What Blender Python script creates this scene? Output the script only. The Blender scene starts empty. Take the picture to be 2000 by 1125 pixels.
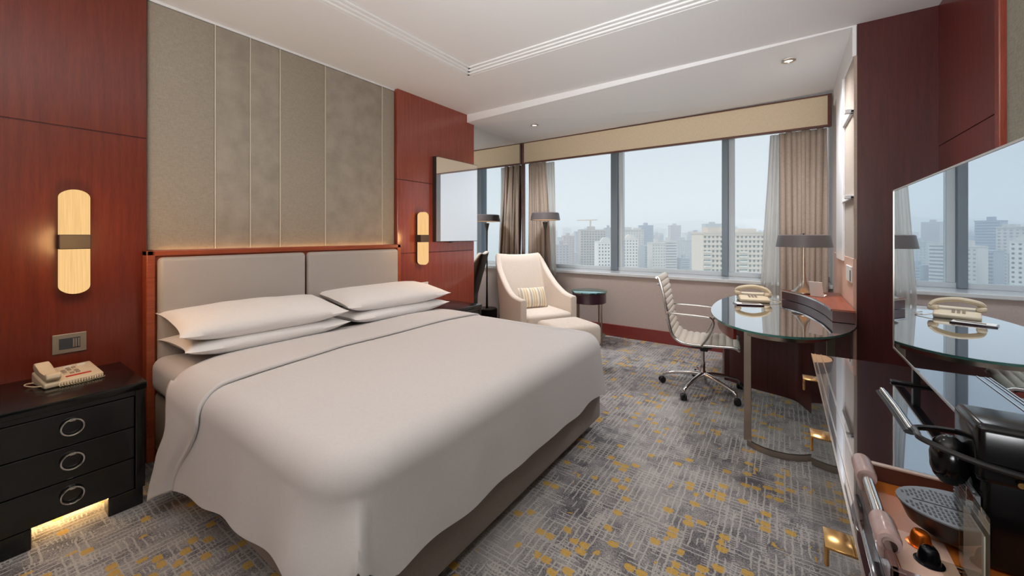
import bpy, bmesh, math, random
from mathutils import Vector, Matrix, noise
random.seed(7)
C = bpy.context.scene.collection
S = bpy.context.scene
PI = math.pi
sin, cos = math.sin, math.cos

# ------------------------------------------------------------------ camera
CAM_H = 1.3
yaw = math.atan(531 / 766)
cd = bpy.data.cameras.new('camera'); cam = bpy.data.objects.new('camera', cd); C.objects.link(cam)
cam.location = (0, 0, CAM_H); cam.rotation_euler = (PI / 2, 0, yaw)
cd.sensor_fit = 'HORIZONTAL'; cd.sensor_width = 36; cd.lens = 36 * 766 / 2000
cd.shift_x = 0; cd.shift_y = -(562.5 - 459) / 2000; cd.clip_start = 0.02; cd.clip_end = 6000
S.camera = cam

# ------------------------------------------------------------------ view, sky, sun, added fill lights
vs = S.view_settings
vs.view_transform = 'Standard'; vs.look = 'None'; vs.exposure = 0.0; vs.gamma = 1; vs.use_curve_mapping = False
cy = S.cycles
cy.max_bounces = 9; cy.diffuse_bounces = 4; cy.glossy_bounces = 5; cy.transmission_bounces = 6
cy.transparent_max_bounces = 24; cy.volume_bounces = 3
cy.sample_clamp_indirect = 6; cy.caustics_reflective = False; cy.caustics_refractive = False
cy.use_denoising = True

W = bpy.data.worlds.new('hazy_sky'); S.world = W; W.use_nodes = True
nt = W.node_tree; nt.nodes.clear()
wo = nt.nodes.new('ShaderNodeOutputWorld'); bg = nt.nodes.new('ShaderNodeBackground')
tc = nt.nodes.new('ShaderNodeTexCoord'); sp = nt.nodes.new('ShaderNodeSeparateXYZ')
cr = nt.nodes.new('ShaderNodeValToRGB')
cr.color_ramp.elements[0].position = 0.0; cr.color_ramp.elements[0].color = (0.56, 0.60, 0.64, 1)
cr.color_ramp.elements[1].position = 1.0; cr.color_ramp.elements[1].color = (1.75, 1.9, 2.1, 1)
e_ = cr.color_ramp.elements.new(0.25); e_.color = (0.57, 0.605, 0.655, 1)
nt.links.new(tc.outputs['Generated'], sp.inputs[0]); nt.links.new(sp.outputs[2], cr.inputs[0])
nt.links.new(cr.outputs[0], bg.inputs[0]); bg.inputs[1].default_value = 1.0
nt.links.new(bg.outputs[0], wo.inputs[0])

def light(name, kind, loc, energy, color=(1, 1, 1), rot=(0, 0, 0), **kw):
    l = bpy.data.lights.new(name, kind); l.energy = energy; l.color = color
    for k, v in kw.items(): setattr(l, k, v)
    o = bpy.data.objects.new(name, l); C.objects.link(o); o.location = loc; o.rotation_euler = rot
    return o
light('sun', 'SUN', (0, -20, 60), 1.0, (1, 0.95, 0.88), (math.radians(50), 0, math.radians(-35)), angle=math.radians(12))
# unseen fill lights added behind the camera to brighten the room, bay and ceiling
light('entry_fill_light', 'AREA', (-1.5, -0.9, 2.6), 4, (1, 0.86, 0.72), (math.radians(28), 0, 0), shape='RECTANGLE', size=2.6, size_y=0.9)
light('bay_fill_light', 'AREA', (0.2, -0.9, 1.0), 10, (0.96, 0.98, 1), (math.radians(110), 0, math.radians(15)), shape='RECTANGLE', size=.8, size_y=.5, spread=math.radians(60))
light('ceiling_fill_light', 'AREA', (-0.6, -0.5, 1.55), 58, (1, 0.985, 0.96), (math.radians(158), 0, math.radians(5)), shape='RECTANGLE', size=1.4, size_y=.9)

# ------------------------------------------------------------------ materials
def srgb(r, g, b):
    f = lambda c: (c / 255 / 12.92) if c / 255 <= 0.04045 else ((c / 255 + 0.055) / 1.055) ** 2.4
    return (f(r), f(g), f(b), 1)
class NT:
    def __init__(s, name):
        s.m = bpy.data.materials.new(name); s.m.use_nodes = True
        s.t = s.m.node_tree; s.t.nodes.clear(); s.out = s.t.nodes.new('ShaderNodeOutputMaterial')
    def n(s, typ, ins=None, **kw):
        x = s.t.nodes.new('ShaderNode' + typ)
        for k, v in kw.items(): setattr(x, k, v)
        for k, v in (ins or {}).items():
            if isinstance(v, bpy.types.NodeSocket): s.t.links.new(v, x.inputs[k])
            else: x.inputs[k].default_value = v
        return x
    def math(s, op, a, b=0.0, c=None):
        ins = {0: a, 1: b}
        if c is not None: ins[2] = c
        return s.n('Math', ins, operation=op).outputs[0]
    def mixc(s, f, a, b, mode='MIX'):
        x = s.n('Mix', {0: f, 6: a, 7: b}, data_type='RGBA', blend_type=mode); return x.outputs[2]
    def ramp(s, f, stops):
        x = s.n('ValToRGB', {0: f}); e = x.color_ramp.elements
        while len(e) < len(stops): e.new(0.5)
        for i, (p, c) in enumerate(stops): e[i].position = p; e[i].color = c if len(c) == 4 else (*c, 1)
        return x.outputs[0]
    def pos(s, sx=1, sy=1, sz=1, kind='Object'):
        t = s.n('TexCoord').outputs[kind]
        return s.n('Mapping', {0: t, 3: (sx, sy, sz)}).outputs[0]
    def end(s, sh): s.t.links.new(sh, s.out.inputs[0]); return s.m

def plain(name, col, rough=0.5, metal=0.0, spec=0.5, var=0.06, scale=12, bump=0.0, bscale=200, sheen=0, coat=0, emis=None, es=0, stretch=(1, 1, 1)):
    t = NT(name)
    nz = t.n('TexNoise', {'Vector': t.pos(*stretch), 'Scale': scale, 'Detail': 3.0}).outputs[0]
    c = t.mixc(nz, tuple(x * (1 - var) for x in col[:3]) + (1,), tuple(min(1, x * (1 + var)) for x in col[:3]) + (1,))
    p = t.n('BsdfPrincipled', {'Base Color': c, 'Roughness': rough, 'Metallic': metal, 'Specular IOR Level': spec})
    if coat: p.inputs['Coat Weight'].default_value = coat; p.inputs['Coat Roughness'].default_value = 0.05
    if sheen: p.inputs['Sheen Weight'].default_value = sheen
    if emis: p.inputs['Emission Color'].default_value = emis; p.inputs['Emission Strength'].default_value = es
    if bump:
        b = t.n('TexNoise', {'Vector': t.pos(*stretch), 'Scale': bscale, 'Detail': 2.0}).outputs[0]
        bn = t.n('Bump', {'Height': b, 'Strength': bump, 'Distance': 0.004}).outputs[0]
        t.t.links.new(bn, p.inputs['Normal'])
    return t.end(p.outputs[0])

def wood(name, c1, c2, rough=0.28, spec=0.5, axis='z', coat=0.15):
    t = NT(name)
    sc = {'z': (14, 14, 0.8), 'y': (14, 0.8, 14), 'x': (0.8, 14, 14)}[axis]
    a = t.n('TexNoise', {'Vector': t.pos(*sc), 'Scale': 3.0, 'Detail': 6.0, 'Roughness': 0.65}).outputs[0]
    b = t.n('TexNoise', {'Vector': t.pos(*[x * 8 for x in sc]), 'Scale': 3.0, 'Detail': 3.0}).outputs[0]
    f = t.math('ADD', t.math('MULTIPLY', a, 0.75), t.math('MULTIPLY', b, 0.3))
    c = t.ramp(f, [(0.3, c1), (0.75, c2)])
    p = t.n('BsdfPrincipled', {'Base Color': c, 'Roughness': rough, 'Specular IOR Level': spec, 'Coat Weight': coat, 'Coat Roughness': 0.12})
    return t.end(p.outputs[0])

def fabric(name, col, col2=None, scale=300, rough=0.9, bump=0.25, blotch=0.0, sheen=0.1):
    t = NT(name); col2 = col2 or tuple(x * 0.85 for x in col[:3]) + (1,)
    v = t.n('TexNoise', {'Vector': t.pos(1, 1, 1), 'Scale': scale, 'Detail': 1.0}).outputs[0]
    w = t.n('TexNoise', {'Vector': t.pos(1, 1, .15), 'Scale': scale, 'Detail': 1.0}).outputs[0]
    w2 = t.n('TexNoise', {'Vector': t.pos(.15, .15, 1), 'Scale': scale, 'Detail': 1.0}).outputs[0]
    h = t.math('ADD', t.math('ADD', t.math('MULTIPLY', v, .3), t.math('MULTIPLY', w, .35)), t.math('MULTIPLY', w2, .35))
    f = h
    if blotch:
        bl = t.n('TexNoise', {'Vector': t.pos(), 'Scale': 9.0, 'Detail': 4.0}).outputs[0]
        f = t.math('ADD', t.math('MULTIPLY', h, 1 - blotch), t.math('MULTIPLY', bl, blotch))
    c = t.ramp(f, [(0.36, col2), (0.62, col)])
    p = t.n('BsdfPrincipled', {'Base Color': c, 'Roughness': rough, 'Specular IOR Level': 0.25, 'Sheen Weight': sheen})
    bn = t.n('Bump', {'Height': h, 'Strength': bump, 'Distance': 0.003}).outputs[0]
    t.t.links.new(bn, p.inputs['Normal'])
    return t.end(p.outputs[0])

def mirror(name, col, gloss=0.9, rough=0.01, base=(0.01, 0.01, 0.012, 1)):
    t = NT(name)
    nz = t.n('TexNoise', {'Vector': t.pos(), 'Scale': 4.0}).outputs[0]
    bc = t.mixc(nz, base, tuple(x * 1.2 for x in base[:3]) + (1,))
    g = t.n('BsdfGlossy', {'Color': col, 'Roughness': rough}).outputs[0]
    d = t.n('BsdfPrincipled', {'Base Color': bc, 'Roughness': 0.1}).outputs[0]
    return t.end(t.n('MixShader', {0: gloss, 1: d, 2: g}).outputs[0])

def glass(name, tint=(1, 1, 1, 1), ior=1.45, extra=0.0):
    t = NT(name)
    fr = t.n('Fresnel', {0: ior}).outputs[0]
    fr = t.math('MINIMUM', t.math('ADD', fr, extra), 1.0)
    tr = t.n('BsdfTransparent', {0: tint}).outputs[0]
    g = t.n('BsdfGlossy', {'Color': (1, 1, 1, 1), 'Roughness': 0.0}).outputs[0]
    return t.end(t.n('MixShader', {0: fr, 1: tr, 2: g}).outputs[0])

M = {}
M['wood_red'] = wood('red_stained_wood', srgb(92, 32, 22), srgb(122, 50, 32))
M['wood_red2'] = wood('red_stained_wood_right', srgb(128, 54, 40), srgb(162, 78, 60), rough=0.22, coat=.6)
M['wood_mid'] = wood('mahogany_panel', srgb(92, 36, 32), srgb(124, 52, 46), rough=.3)
M['wood_dark'] = wood('dark_mahogany', srgb(66, 28, 28), srgb(92, 42, 40), rough=0.35)
M['wood_bed'] = wood('headboard_wood', srgb(130, 58, 36), srgb(176, 88, 56), axis='y')
M['wood_trim'] = wood('valance_wood', srgb(84, 50, 42), srgb(110, 70, 58), axis='x')
M['base_red'] = wood('baseboard_wood', srgb(120, 46, 42), srgb(140, 60, 54), axis='x')
M['fabric_wall'] = fabric('grey_wall_fabric', srgb(170, 160, 146), srgb(152, 143, 130), scale=260)
M['suede_wall'] = fabric('mottled_suede_wall', srgb(170, 161, 149), srgb(153, 145, 133), scale=120, blotch=0.7)
M['fabric_green'] = fabric('sage_wall_fabric', srgb(158, 156, 138), srgb(132, 131, 115), scale=160)
M['ceiling'] = plain('ceiling_plaster', srgb(238, 238, 239), 0.9, var=0.01)
M['wallp'] = fabric('beige_wallpaper', srgb(196, 180, 172), srgb(186, 170, 162), scale=200, bump=0.1)
M['valance'] = fabric('valance_linen', srgb(226, 208, 178), srgb(212, 194, 164), scale=200)
M['curtain'] = fabric('taupe_curtain_cloth', srgb(188, 172, 158), srgb(170, 154, 140), scale=240)
M['pillowcase'] = fabric('white_pillowcase', srgb(240, 237, 236), srgb(234, 231, 230), scale=500, bump=0.05, sheen=0.05)
M['white'] = fabric('white_cotton', srgb(216, 212, 211), srgb(210, 206, 205), scale=500, bump=0.05, sheen=0.05)
M['piping'] = plain('pale_piping', srgb(206, 196, 180), 0.6)
M['leather'] = plain('grey_headboard_leather', srgb(176, 168, 162), 0.45, bump=0.15, bscale=300, var=0.03)
M['bedbase'] = fabric('grey_brown_upholstery', srgb(156, 144, 137), srgb(144, 132, 126), scale=300)
M['black'] = plain('black_lacquer', srgb(15, 18, 19), 0.22, var=0.1, coat=0.3)
M['blackgloss'] = mirror('polished_black_top', (0.78, 0.82, 0.88, 1), 0.5)
M['blackfront'] = mirror('polished_black_front', (0.82, 0.82, 0.82, 1), 0.55)
M['tv'] = mirror('tv_glass', (0.80, 0.87, 0.93, 1), 0.9)
M['mirror'] = mirror('mirror_glass', (0.93, 0.95, 0.95, 1), 0.98)
M['picture'] = mirror('picture_glazing', (0.95, 0.95, 0.97, 1), 0.72, base=(0.55, 0.5, 0.5, 1))
M['chrome'] = plain('chrome', srgb(222, 220, 218), 0.14, metal=1.0, var=0.02)
M['steel'] = plain('brushed_steel', srgb(178, 166, 154), 0.28, metal=1.0, var=0.04)
M['brass'] = plain('brass', srgb(214, 168, 104), 0.2, metal=1.0, var=0.05)
M['bronze'] = plain('dark_bronze', srgb(70, 64, 62), 0.35, metal=0.6)
M['shade'] = plain('smoky_shade', srgb(92, 86, 86), 0.4, var=0.08)
M['sconce_band'] = plain('sconce_metal', srgb(62, 52, 44), 0.5)
M['machine'] = plain('black_machine_shell', srgb(9, 9, 10), 0.16, spec=.35)
M['alu'] = plain('window_aluminium', srgb(120, 132, 142), 0.4, metal=0.2, var=0.02)
M['alu_light'] = plain('pale_window_frame', srgb(208, 216, 220), 0.4, var=0.02)
M['sill'] = plain('pale_stone_sill', srgb(214, 216, 216), 0.2, var=0.03, coat=0.3)
M['pane'] = glass('window_glass', (0.97, 0.985, 0.99, 1), 1.08)
M['deskglass'] = glass('desk_glass', (0.84, 0.93, 0.92, 1), 1.5, 0.42)
M['deskedge'] = plain('green_glass_edge', srgb(70, 120, 112), 0.1, var=0.05)
M['armcream'] = fabric('cream_armchair_cloth', srgb(228, 216, 204), srgb(216, 203, 191), scale=300, bump=0.1)
M['chairleather'] = plain('cream_chair_leather', srgb(214, 202, 188), 0.45, var=0.04, bump=0.1)
M['blackplastic'] = plain('black_plastic', srgb(20, 20, 22), 0.35, var=0.1)
M['phone'] = plain('ivory_phone_plastic', srgb(216, 200, 172), 0.4, var=0.03)
M['phonegrey'] = plain('grey_phone_keys', srgb(160, 145, 130), 0.5)
M['red'] = plain('red_label', srgb(190, 50, 40), 0.5)
M['paper'] = plain('white_paper', srgb(232, 230, 226), 0.7, var=0.02)
M['plate'] = plain('switch_plate', srgb(150, 140, 128), 0.35, metal=0.3)
M['lcd'] = plain('switch_display', srgb(62, 68, 74), 0.3)
M['tealglass'] = mirror('teal_glass_top', (0.6, 0.8, 0.8, 1), 0.45, base=srgb(30, 90, 90))
M['plum'] = plain('dark_plum_lacquer', srgb(62, 36, 46), 0.2, coat=0.4)
M['orange'] = wood('amber_leather_mat', srgb(176, 98, 38), srgb(196, 112, 46), rough=0.3, axis='y')
M['brownleather'] = plain('brown_leather', srgb(92, 58, 52), 0.32, bump=0.15, bscale=150, coat=0.25)
M['pinkleather'] = plain('rosy_leather_wrap', srgb(176, 150, 146), 0.3, bump=0.25, bscale=60, coat=0.2)
M['pinkcard'] = plain('pink_card', srgb(222, 186, 168), 0.6, var=0.02)
M['capsule'] = plain('copper_capsule', srgb(214, 112, 36), 0.25, metal=0.8)
M['capsuleblack'] = plain('black_capsule', srgb(16, 20, 28), 0.2, metal=0.5)
M['grid'] = plain('grey_drip_grid', srgb(120, 124, 130), 0.35, metal=0.4)
M['acrylic'] = glass('clear_acrylic', (0.86, 0.87, 0.82, 1), 1.3, 0.03)
M['ledge'] = plain('pale_rose_rim', srgb(206, 186, 176), 0.35)

def glow(name, col, strength, lined=False):
    t = NT(name)
    nz = t.n('TexNoise', {'Vector': t.pos(60, 60, 1.5) if lined else t.pos(), 'Scale': 3.0, 'Detail': 3.0}).outputs[0]
    c = t.mixc(nz, tuple(x * 0.62 for x in col[:3]) + (1,), col)
    e = t.n('Emission', {0: c, 1: strength}).outputs[0]
    return t.end(e)
M['sconce_glow'] = glow('sconce_alabaster', (1.0, 0.62, 0.26, 1), 1.15, True)
M['led'] = glow('warm_led_strip', (1.0, 0.6, 0.25, 1), 9.0)
M['bulb'] = glow('warm_lamp_diffuser', (1.0, 0.56, 0.30, 1), 1.1)
M['downlight'] = glow('downlight_bulb', (1.0, 0.85, 0.7, 1), 3.0)

def sheer_mat():
    t = NT('sheer_curtain_cloth')
    nz = t.n('TexNoise', {'Vector': t.pos(40, 40, 1), 'Scale': 2.0}).outputs[0]
    c = t.mixc(nz, srgb(222, 220, 214), srgb(236, 234, 230))
    tr = t.n('BsdfTransparent', {0: (1, 1, 1, 1)}).outputs[0]
    tl = t.n('BsdfTranslucent', {0: c}).outputs[0]
    d = t.n('BsdfDiffuse', {0: c}).outputs[0]
    a = t.n('MixShader', {0: 0.5, 1: tl, 2: d}).outputs[0]
    return t.end(t.n('MixShader', {0: 0.68, 1: tr, 2: a}).outputs[0])
M['sheer'] = sheer_mat()

def carpet_mat():
    t = NT('patterned_carpet')
    P = t.n('TexCoord').outputs['Object']
    dn = t.n('TexNoise', {'Vector': P, 'Scale': 22.0, 'Detail': 2.0}, noise_dimensions='3D').outputs['Color']
    dd = t.n('VectorMath', {0: dn, 1: (0.5, 0.5, 0.5)}, operation='SUBTRACT').outputs[0]
    dd = t.n('VectorMath', {0: dd, 3: 0.013}, operation='SCALE').outputs[0]
    P2 = t.n('VectorMath', {0: P, 1: dd}, operation='ADD').outputs[0]
    s = t.n('SeparateXYZ', {0: P2}); x, y = s.outputs[0], s.outputs[1]
    def mapn(sx, sy, scale, detail=2.0, off=0.0):
        v = t.n('Mapping', {0: P, 1: (off, off * .7, 0), 3: (sx, sy, 1)}).outputs[0]
        return t.n('TexNoise', {'Vector': v, 'Scale': scale, 'Detail': detail}).outputs[0]
    def lines(c, freq, wd):
        f = t.math('FRACT', t.math('MULTIPLY', c, freq))
        return t.math('LESS_THAN', f, wd)
    # base grey with light and dark areas
    big = mapn(1, .55, 2.2, 4)
    patch = mapn(1, 1, 11, 4, 3)
    fine = mapn(1, 1, 150, 2, 5)
    f = t.math('ADD', t.math('MULTIPLY', big, .55), t.math('ADD', t.math('MULTIPLY', patch, .35), t.math('MULTIPLY', t.math('SUBTRACT', fine, .22), .42)))
    base = t.ramp(f, [(0.44, srgb(84, 80, 84)), (0.54, srgb(128, 125, 127)), (0.64, srgb(166, 162, 160))])
    # pale crosshatched threads, broken up in stretches
    m1 = t.math('GREATER_THAN', mapn(2.2, .8, 5, 2, 7), .47)
    m2 = t.math('GREATER_THAN', mapn(.8, 2.2, 5, 2, 11), .49)
    m3 = t.math('GREATER_THAN', mapn(3, 1, 7, 2, 17), .55)
    l1 = t.math('MULTIPLY', lines(x, 36, .26), m1)
    l2 = t.math('MULTIPLY', lines(y, 42, .26), m2)
    l3 = t.math('MULTIPLY', lines(y, 76, .34), m3)
    l4 = t.math('MULTIPLY', lines(x, 64, .32), t.math('MULTIPLY', m3, m2))
    L = t.math('MAXIMUM', t.math('MAXIMUM', l1, l2), t.math('MAXIMUM', l3, l4))
    L = t.math('MULTIPLY', L, t.math('MULTIPLY', t.math('ADD', fine, .25), .95))
    col = t.mixc(L, base, srgb(196, 191, 186))
    # mustard squares
    fx = t.math('FLOOR', t.math('MULTIPLY', x, 21)); fy = t.math('FLOOR', t.math('MULTIPLY', y, 26))
    cv = t.n('CombineXYZ', {0: fx, 1: fy, 2: 0.0}).outputs[0]
    wn = t.n('TexWhiteNoise', {'Vector': cv}, noise_dimensions='3D').outputs[0]
    cl = mapn(3.0, 1.0, 2.6, 2, 23)
    thr = t.math('SUBTRACT', 1.235, t.math('MULTIPLY', cl, 0.66))
    on = t.math('GREATER_THAN', wn, thr)
    qx = t.math('ABSOLUTE', t.math('SUBTRACT', t.math('FRACT', t.math('MULTIPLY', x, 21)), .6))
    qy = t.math('ABSOLUTE', t.math('SUBTRACT', t.math('FRACT', t.math('MULTIPLY', y, 26)), .6))
    ins = t.math('LESS_THAN', t.math('ADD', t.math('POWER', qx, 2.5), t.math('POWER', qy, 2.5)), .16)
    yel = t.math('MULTIPLY', t.math('MULTIPLY', on, ins), t.math('MINIMUM', t.math('ADD', fine, .35), 1.0))
    col = t.mixc(yel, col, srgb(208, 166, 76))
    p = t.n('BsdfPrincipled', {'Base Color': col, 'Roughness': 0.95, 'Specular IOR Level': 0.1, 'Sheen Weight': 0.15})
    bn = t.n('Bump', {'Height': fine, 'Strength': 0.5, 'Distance': 0.004}).outputs[0]
    t.t.links.new(bn, p.inputs['Normal'])
    return t.end(p.outputs[0])
M['carpet'] = carpet_mat()

def stripes_mat():
    t = NT('striped_cushion_cloth')
    s = t.n('SeparateXYZ', {0: t.n('TexCoord').outputs['Object']})
    f = t.math('FRACT', t.math('ADD', t.math('MULTIPLY', s.outputs[1], 9.0), 50))
    c = t.ramp(f, [(0.0, srgb(238, 230, 214)), (0.22, srgb(206, 180, 132)), (0.42, srgb(240, 234, 222)), (0.62, srgb(176, 164, 152)), (0.8, srgb(236, 226, 208)), (0.92, srgb(200, 184, 150))])
    t_ = t.n('BsdfPrincipled', {'Base Color': c, 'Roughness': .9})
    return t.end(t_.outputs[0])
M['stripes'] = stripes_mat()

# ------------------------------------------------------------------ helpers
def MB(): return bmesh.new()
def box(bm, x0, x1, y0, y1, z0, z1, bev=0.0, seg=2):
    b = bmesh.new()
    bmesh.ops.create_cube(b, size=1)
    for v in b.verts: v.co = Vector(((x0 + x1) / 2 + v.co.x * (x1 - x0), (y0 + y1) / 2 + v.co.y * (y1 - y0), (z0 + z1) / 2 + v.co.z * (z1 - z0)))
    if bev: bmesh.ops.bevel(b, geom=list(b.edges), offset=bev, segments=seg, profile=0.5, affect='EDGES')
    merge(bm, b); return bm
def merge(bm, b, mat=None):
    if mat is not None: bmesh.ops.transform(b, matrix=mat, verts=b.verts)
    vm = [bm.verts.new(v.co) for v in b.verts]; b.verts.index_update()
    for f in b.faces:
        try: bm.faces.new([vm[v.index] for v in f.verts])
        except ValueError: pass
    b.free(); return bm
def lathe(bm, prof, cx=0, cy_=0, n=32, axis='z', caps=True):
    rings = []
    for r, z in prof:
        ring = []
        for i in range(n):
            a = 2 * PI * i / n
            p = (cx + r * cos(a), cy_ + r * sin(a), z)
            ring.append(bm.verts.new(p))
        rings.append(ring)
    for a, b in zip(rings, rings[1:]):
        for i in range(n): bm.faces.new((a[i], a[(i + 1) % n], b[(i + 1) % n], b[i]))
    if caps:
        bm.faces.new(list(reversed(rings[0]))); bm.faces.new(rings[-1])
    return bm
def tube(bm, pts, r, n=8, closed=False, sx=1.0, up=None):
    pts = [Vector(p) for p in pts]; N = len(pts); rings = []
    rr = r if isinstance(r, (list, tuple)) else [r] * N
    prev = None
    for i, p in enumerate(pts):
        if closed: d = pts[(i + 1) % N] - pts[i - 1]
        else: d = pts[min(i + 1, N - 1)] - pts[max(i - 1, 0)]
        d.normalize()
        if up is not None: a = Vector(up)
        elif prev is None: a = Vector((0, 0, 1)) if abs(d.z) < 0.9 else Vector((1, 0, 0))
        else: a = prev
        u = (a - d * a.dot(d)).normalized(); w = d.cross(u); prev = u
        rings.append([bm.verts.new(p + (u * cos(2 * PI * k / n) + w * sin(2 * PI * k / n) * sx) * rr[i]) for k in range(n)])
    m = N if closed else N - 1
    for i in range(m):
        A, B = rings[i], rings[(i + 1) % N]
        for k in range(n): bm.faces.new((A[k], A[(k + 1) % n], B[(k + 1) % n], B[k]))
    if not closed: bm.faces.new(list(reversed(rings[0]))); bm.faces.new(rings[-1])
    return bm
def prism(bm, poly, z0, z1):
    a = [bm.verts.new((x, y, z0)) for x, y in poly]; b = [bm.verts.new((x, y, z1)) for x, y in poly]
    n = len(poly); bm.faces.new(list(reversed(a))); bm.faces.new(b)
    for i in range(n): bm.faces.new((a[i], a[(i + 1) % n], b[(i + 1) % n], b[i]))
    return bm
def strip(bm, path, th, z0, z1):
    """a curved upright band along a 2d path"""
    n = len(path); L = []; R = []
    for i in range(n):
        d = Vector(path[min(i + 1, n - 1)]) - Vector(path[max(i - 1, 0)]); d.normalize(); q = Vector((-d.y, d.x)) * th / 2
        p = Vector(path[i]); L.append(p + q); R.append(p - q)
    return prism_q(bm, L, R, z0, z1)
def prism_q(bm, L, R, z0, z1):
    vs_ = [[bm.verts.new((p.x, p.y, z)) for p in row] for row in (L, R) for z in (z0, z1)]
    l0, l1, r0, r1 = vs_
    for i in range(len(L) - 1):
        bm.faces.new((l0[i], l0[i + 1], l1[i + 1], l1[i])); bm.faces.new((r0[i + 1], r0[i], r1[i], r1[i + 1]))
        bm.faces.new((l1[i], l1[i + 1], r1[i + 1], r1[i])); bm.faces.new((r0[i], r0[i + 1], l0[i + 1], l0[i]))
    for i in (0, -1): bm.faces.new((l0[i], l1[i], r1[i], r0[i]))
    return bm
def grid(bm, fn, nu, nv, closed_u=False):
    V = [[bm.verts.new(fn(i / (nu if closed_u else nu - 1), j / (nv - 1))) for j in range(nv)] for i in range(nu)]
    for i in range(nu if closed_u else nu - 1):
        for j in range(nv - 1):
            a, b = V[i], V[(i + 1) % nu]
            bm.faces.new((a[j], b[j], b[j + 1], a[j + 1]))
    return V
def arc(cx, cy_, rx, ry, a0, a1, n=16):
    return [(cx + rx * cos(math.radians(a0 + (a1 - a0) * i / n)), cy_ + ry * sin(math.radians(a0 + (a1 - a0) * i / n))) for i in range(n + 1)]
def spline(pts, n=8):
    pts = [Vector(p) for p in pts]; out = []
    for i in range(len(pts) - 1):
        p0 = pts[max(i - 1, 0)]; p1 = pts[i]; p2 = pts[i + 1]; p3 = pts[min(i + 2, len(pts) - 1)]
        for k in range(n):
            t = k / n
            out.append(0.5 * ((2 * p1) + (p2 - p0) * t + (2 * p0 - 5 * p1 + 4 * p2 - p3) * t * t + (3 * p1 - p0 - 3 * p2 + p3) * t ** 3))
    out.append(pts[-1]); return out

def obj(name, bm, m, parent=None, smooth=False, label=None, local=False):
    bmesh.ops.recalc_face_normals(bm, faces=bm.faces)
    me = bpy.data.meshes.new(name); 
    if parent is not None and not local:
        inv = world(parent).inverted(); bmesh.ops.transform(bm, matrix=inv, verts=bm.verts)
    bm.to_mesh(me); bm.free()
    if smooth:
        me.polygons.foreach_set('use_smooth', [True] * len(me.polygons))
        me.set_sharp_from_angle(angle=math.radians(40 if smooth is True else smooth))
    me.materials.append(M[m] if isinstance(m, str) else m)
    o = bpy.data.objects.new(name, me); C.objects.link(o)
    if parent is not None: o.parent = parent
    if label: o['label'] = label
    return o
def world(o):
    m = Matrix.LocRotScale(o.location, o.rotation_euler, o.scale)
    return world(o.parent) @ m if o.parent else m
def tag(o, label, cat, group=None, kind=None):
    o['label'] = label; o['category'] = cat
    if group: o['group'] = group
    if kind: o['kind'] = kind
    return o
def thing(name, label, cat, loc=(0, 0, 0), rz=0, group=None):
    o = bpy.data.objects.new(name, None); C.objects.link(o); o.empty_display_size = .05
    o.location = loc; o.rotation_euler = (0, 0, rz)
    return tag(o, label, cat, group)
def struct(name, bm, m, parent=None, smooth=False, label=None):
    o = obj(name, bm, m, parent, smooth)
    if parent is None: o['kind'] = 'structure'
    if label: o['label'] = label
    return o
def copy_tree(o, parent=None, loc=None, rz=None, label=None):
    c = o.copy(); C.objects.link(c); c.parent = parent
    if loc is not None: c.location = loc
    if rz is not None: c.rotation_euler = (0, 0, rz)
    if label: c['label'] = label
    for ch in list(o.children): copy_tree(ch, c)
    return c

HW = -3.12      # headboard wall plane
WP = -3.05      # face of its timber panels
ZC = 2.708      # ceiling
RW = 0.80       # television wall
BR = 0.39       # right cheek of the window bay
YB = 3.465      # where the bay starts
# ------------------------------------------------------------------ room shell
b = MB(); box(b, HW - .2, RW + .2, -1.8, 5.5, -.12, 0); struct('floor', b, 'carpet')
# ceiling with a stepped coffer
b = MB()
cx0, cx1, cy0, cy1 = -2.30, 0.05, -1.0, 2.64
box(b, HW - .2, cx0, -1.8, YB + .02, ZC, ZC + .2); box(b, cx1, RW + .2, -1.8, YB + .14, ZC, ZC + .2)
box(b, cx0, cx1, -1.8, cy0, ZC, ZC + .2); box(b, cx0, cx1, cy1, YB + .02, ZC, ZC + .2)
box(b, cx0 - .01, cx1 + .01, cy0 - .01, cy1 + .01, ZC + .032, ZC + .2)
struct('ceiling', b, 'ceiling')
for k in range(3):
    d = .034 * k; z0 = ZC + .009 * k + .002
    b = MB(); z1 = ZC + .033
    for (a0, a1, c0, c1) in ((cx0 + d, cx0 + d + .032, cy0 + d, cy1 - d), (cx1 - d - .032, cx1 - d, cy0 + d, cy1 - d), (cx0 + d, cx1 - d, cy0 + d, cy0 + d + .032), (cx0 + d, cx1 - d, cy1 - d - .032, cy1 - d)):
        box(b, a0, a1, c0, c1, z0, z1, .006)
    struct('trim_%d' % (k + 1), b, 'ceiling')
# ceiling of the window bay (a little out of true)
b = MB()
lo = [(HW - .1, YB + .01, 2.615), (BR + .02, YB + .01, 2.70), (BR + .02, 5.0, 2.648), (HW - .1, 5.0, 2.632)]
A = [b.verts.new(p) for p in lo]; B = [b.verts.new((p[0], p[1], 2.9)) for p in lo]
b.faces.new(A); b.faces.new(B)
for i in range(4): b.faces.new((A[i], A[(i + 1) % 4], B[(i + 1) % 4], B[i]))
struct('ceiling_bay', b, 'ceiling')
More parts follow.
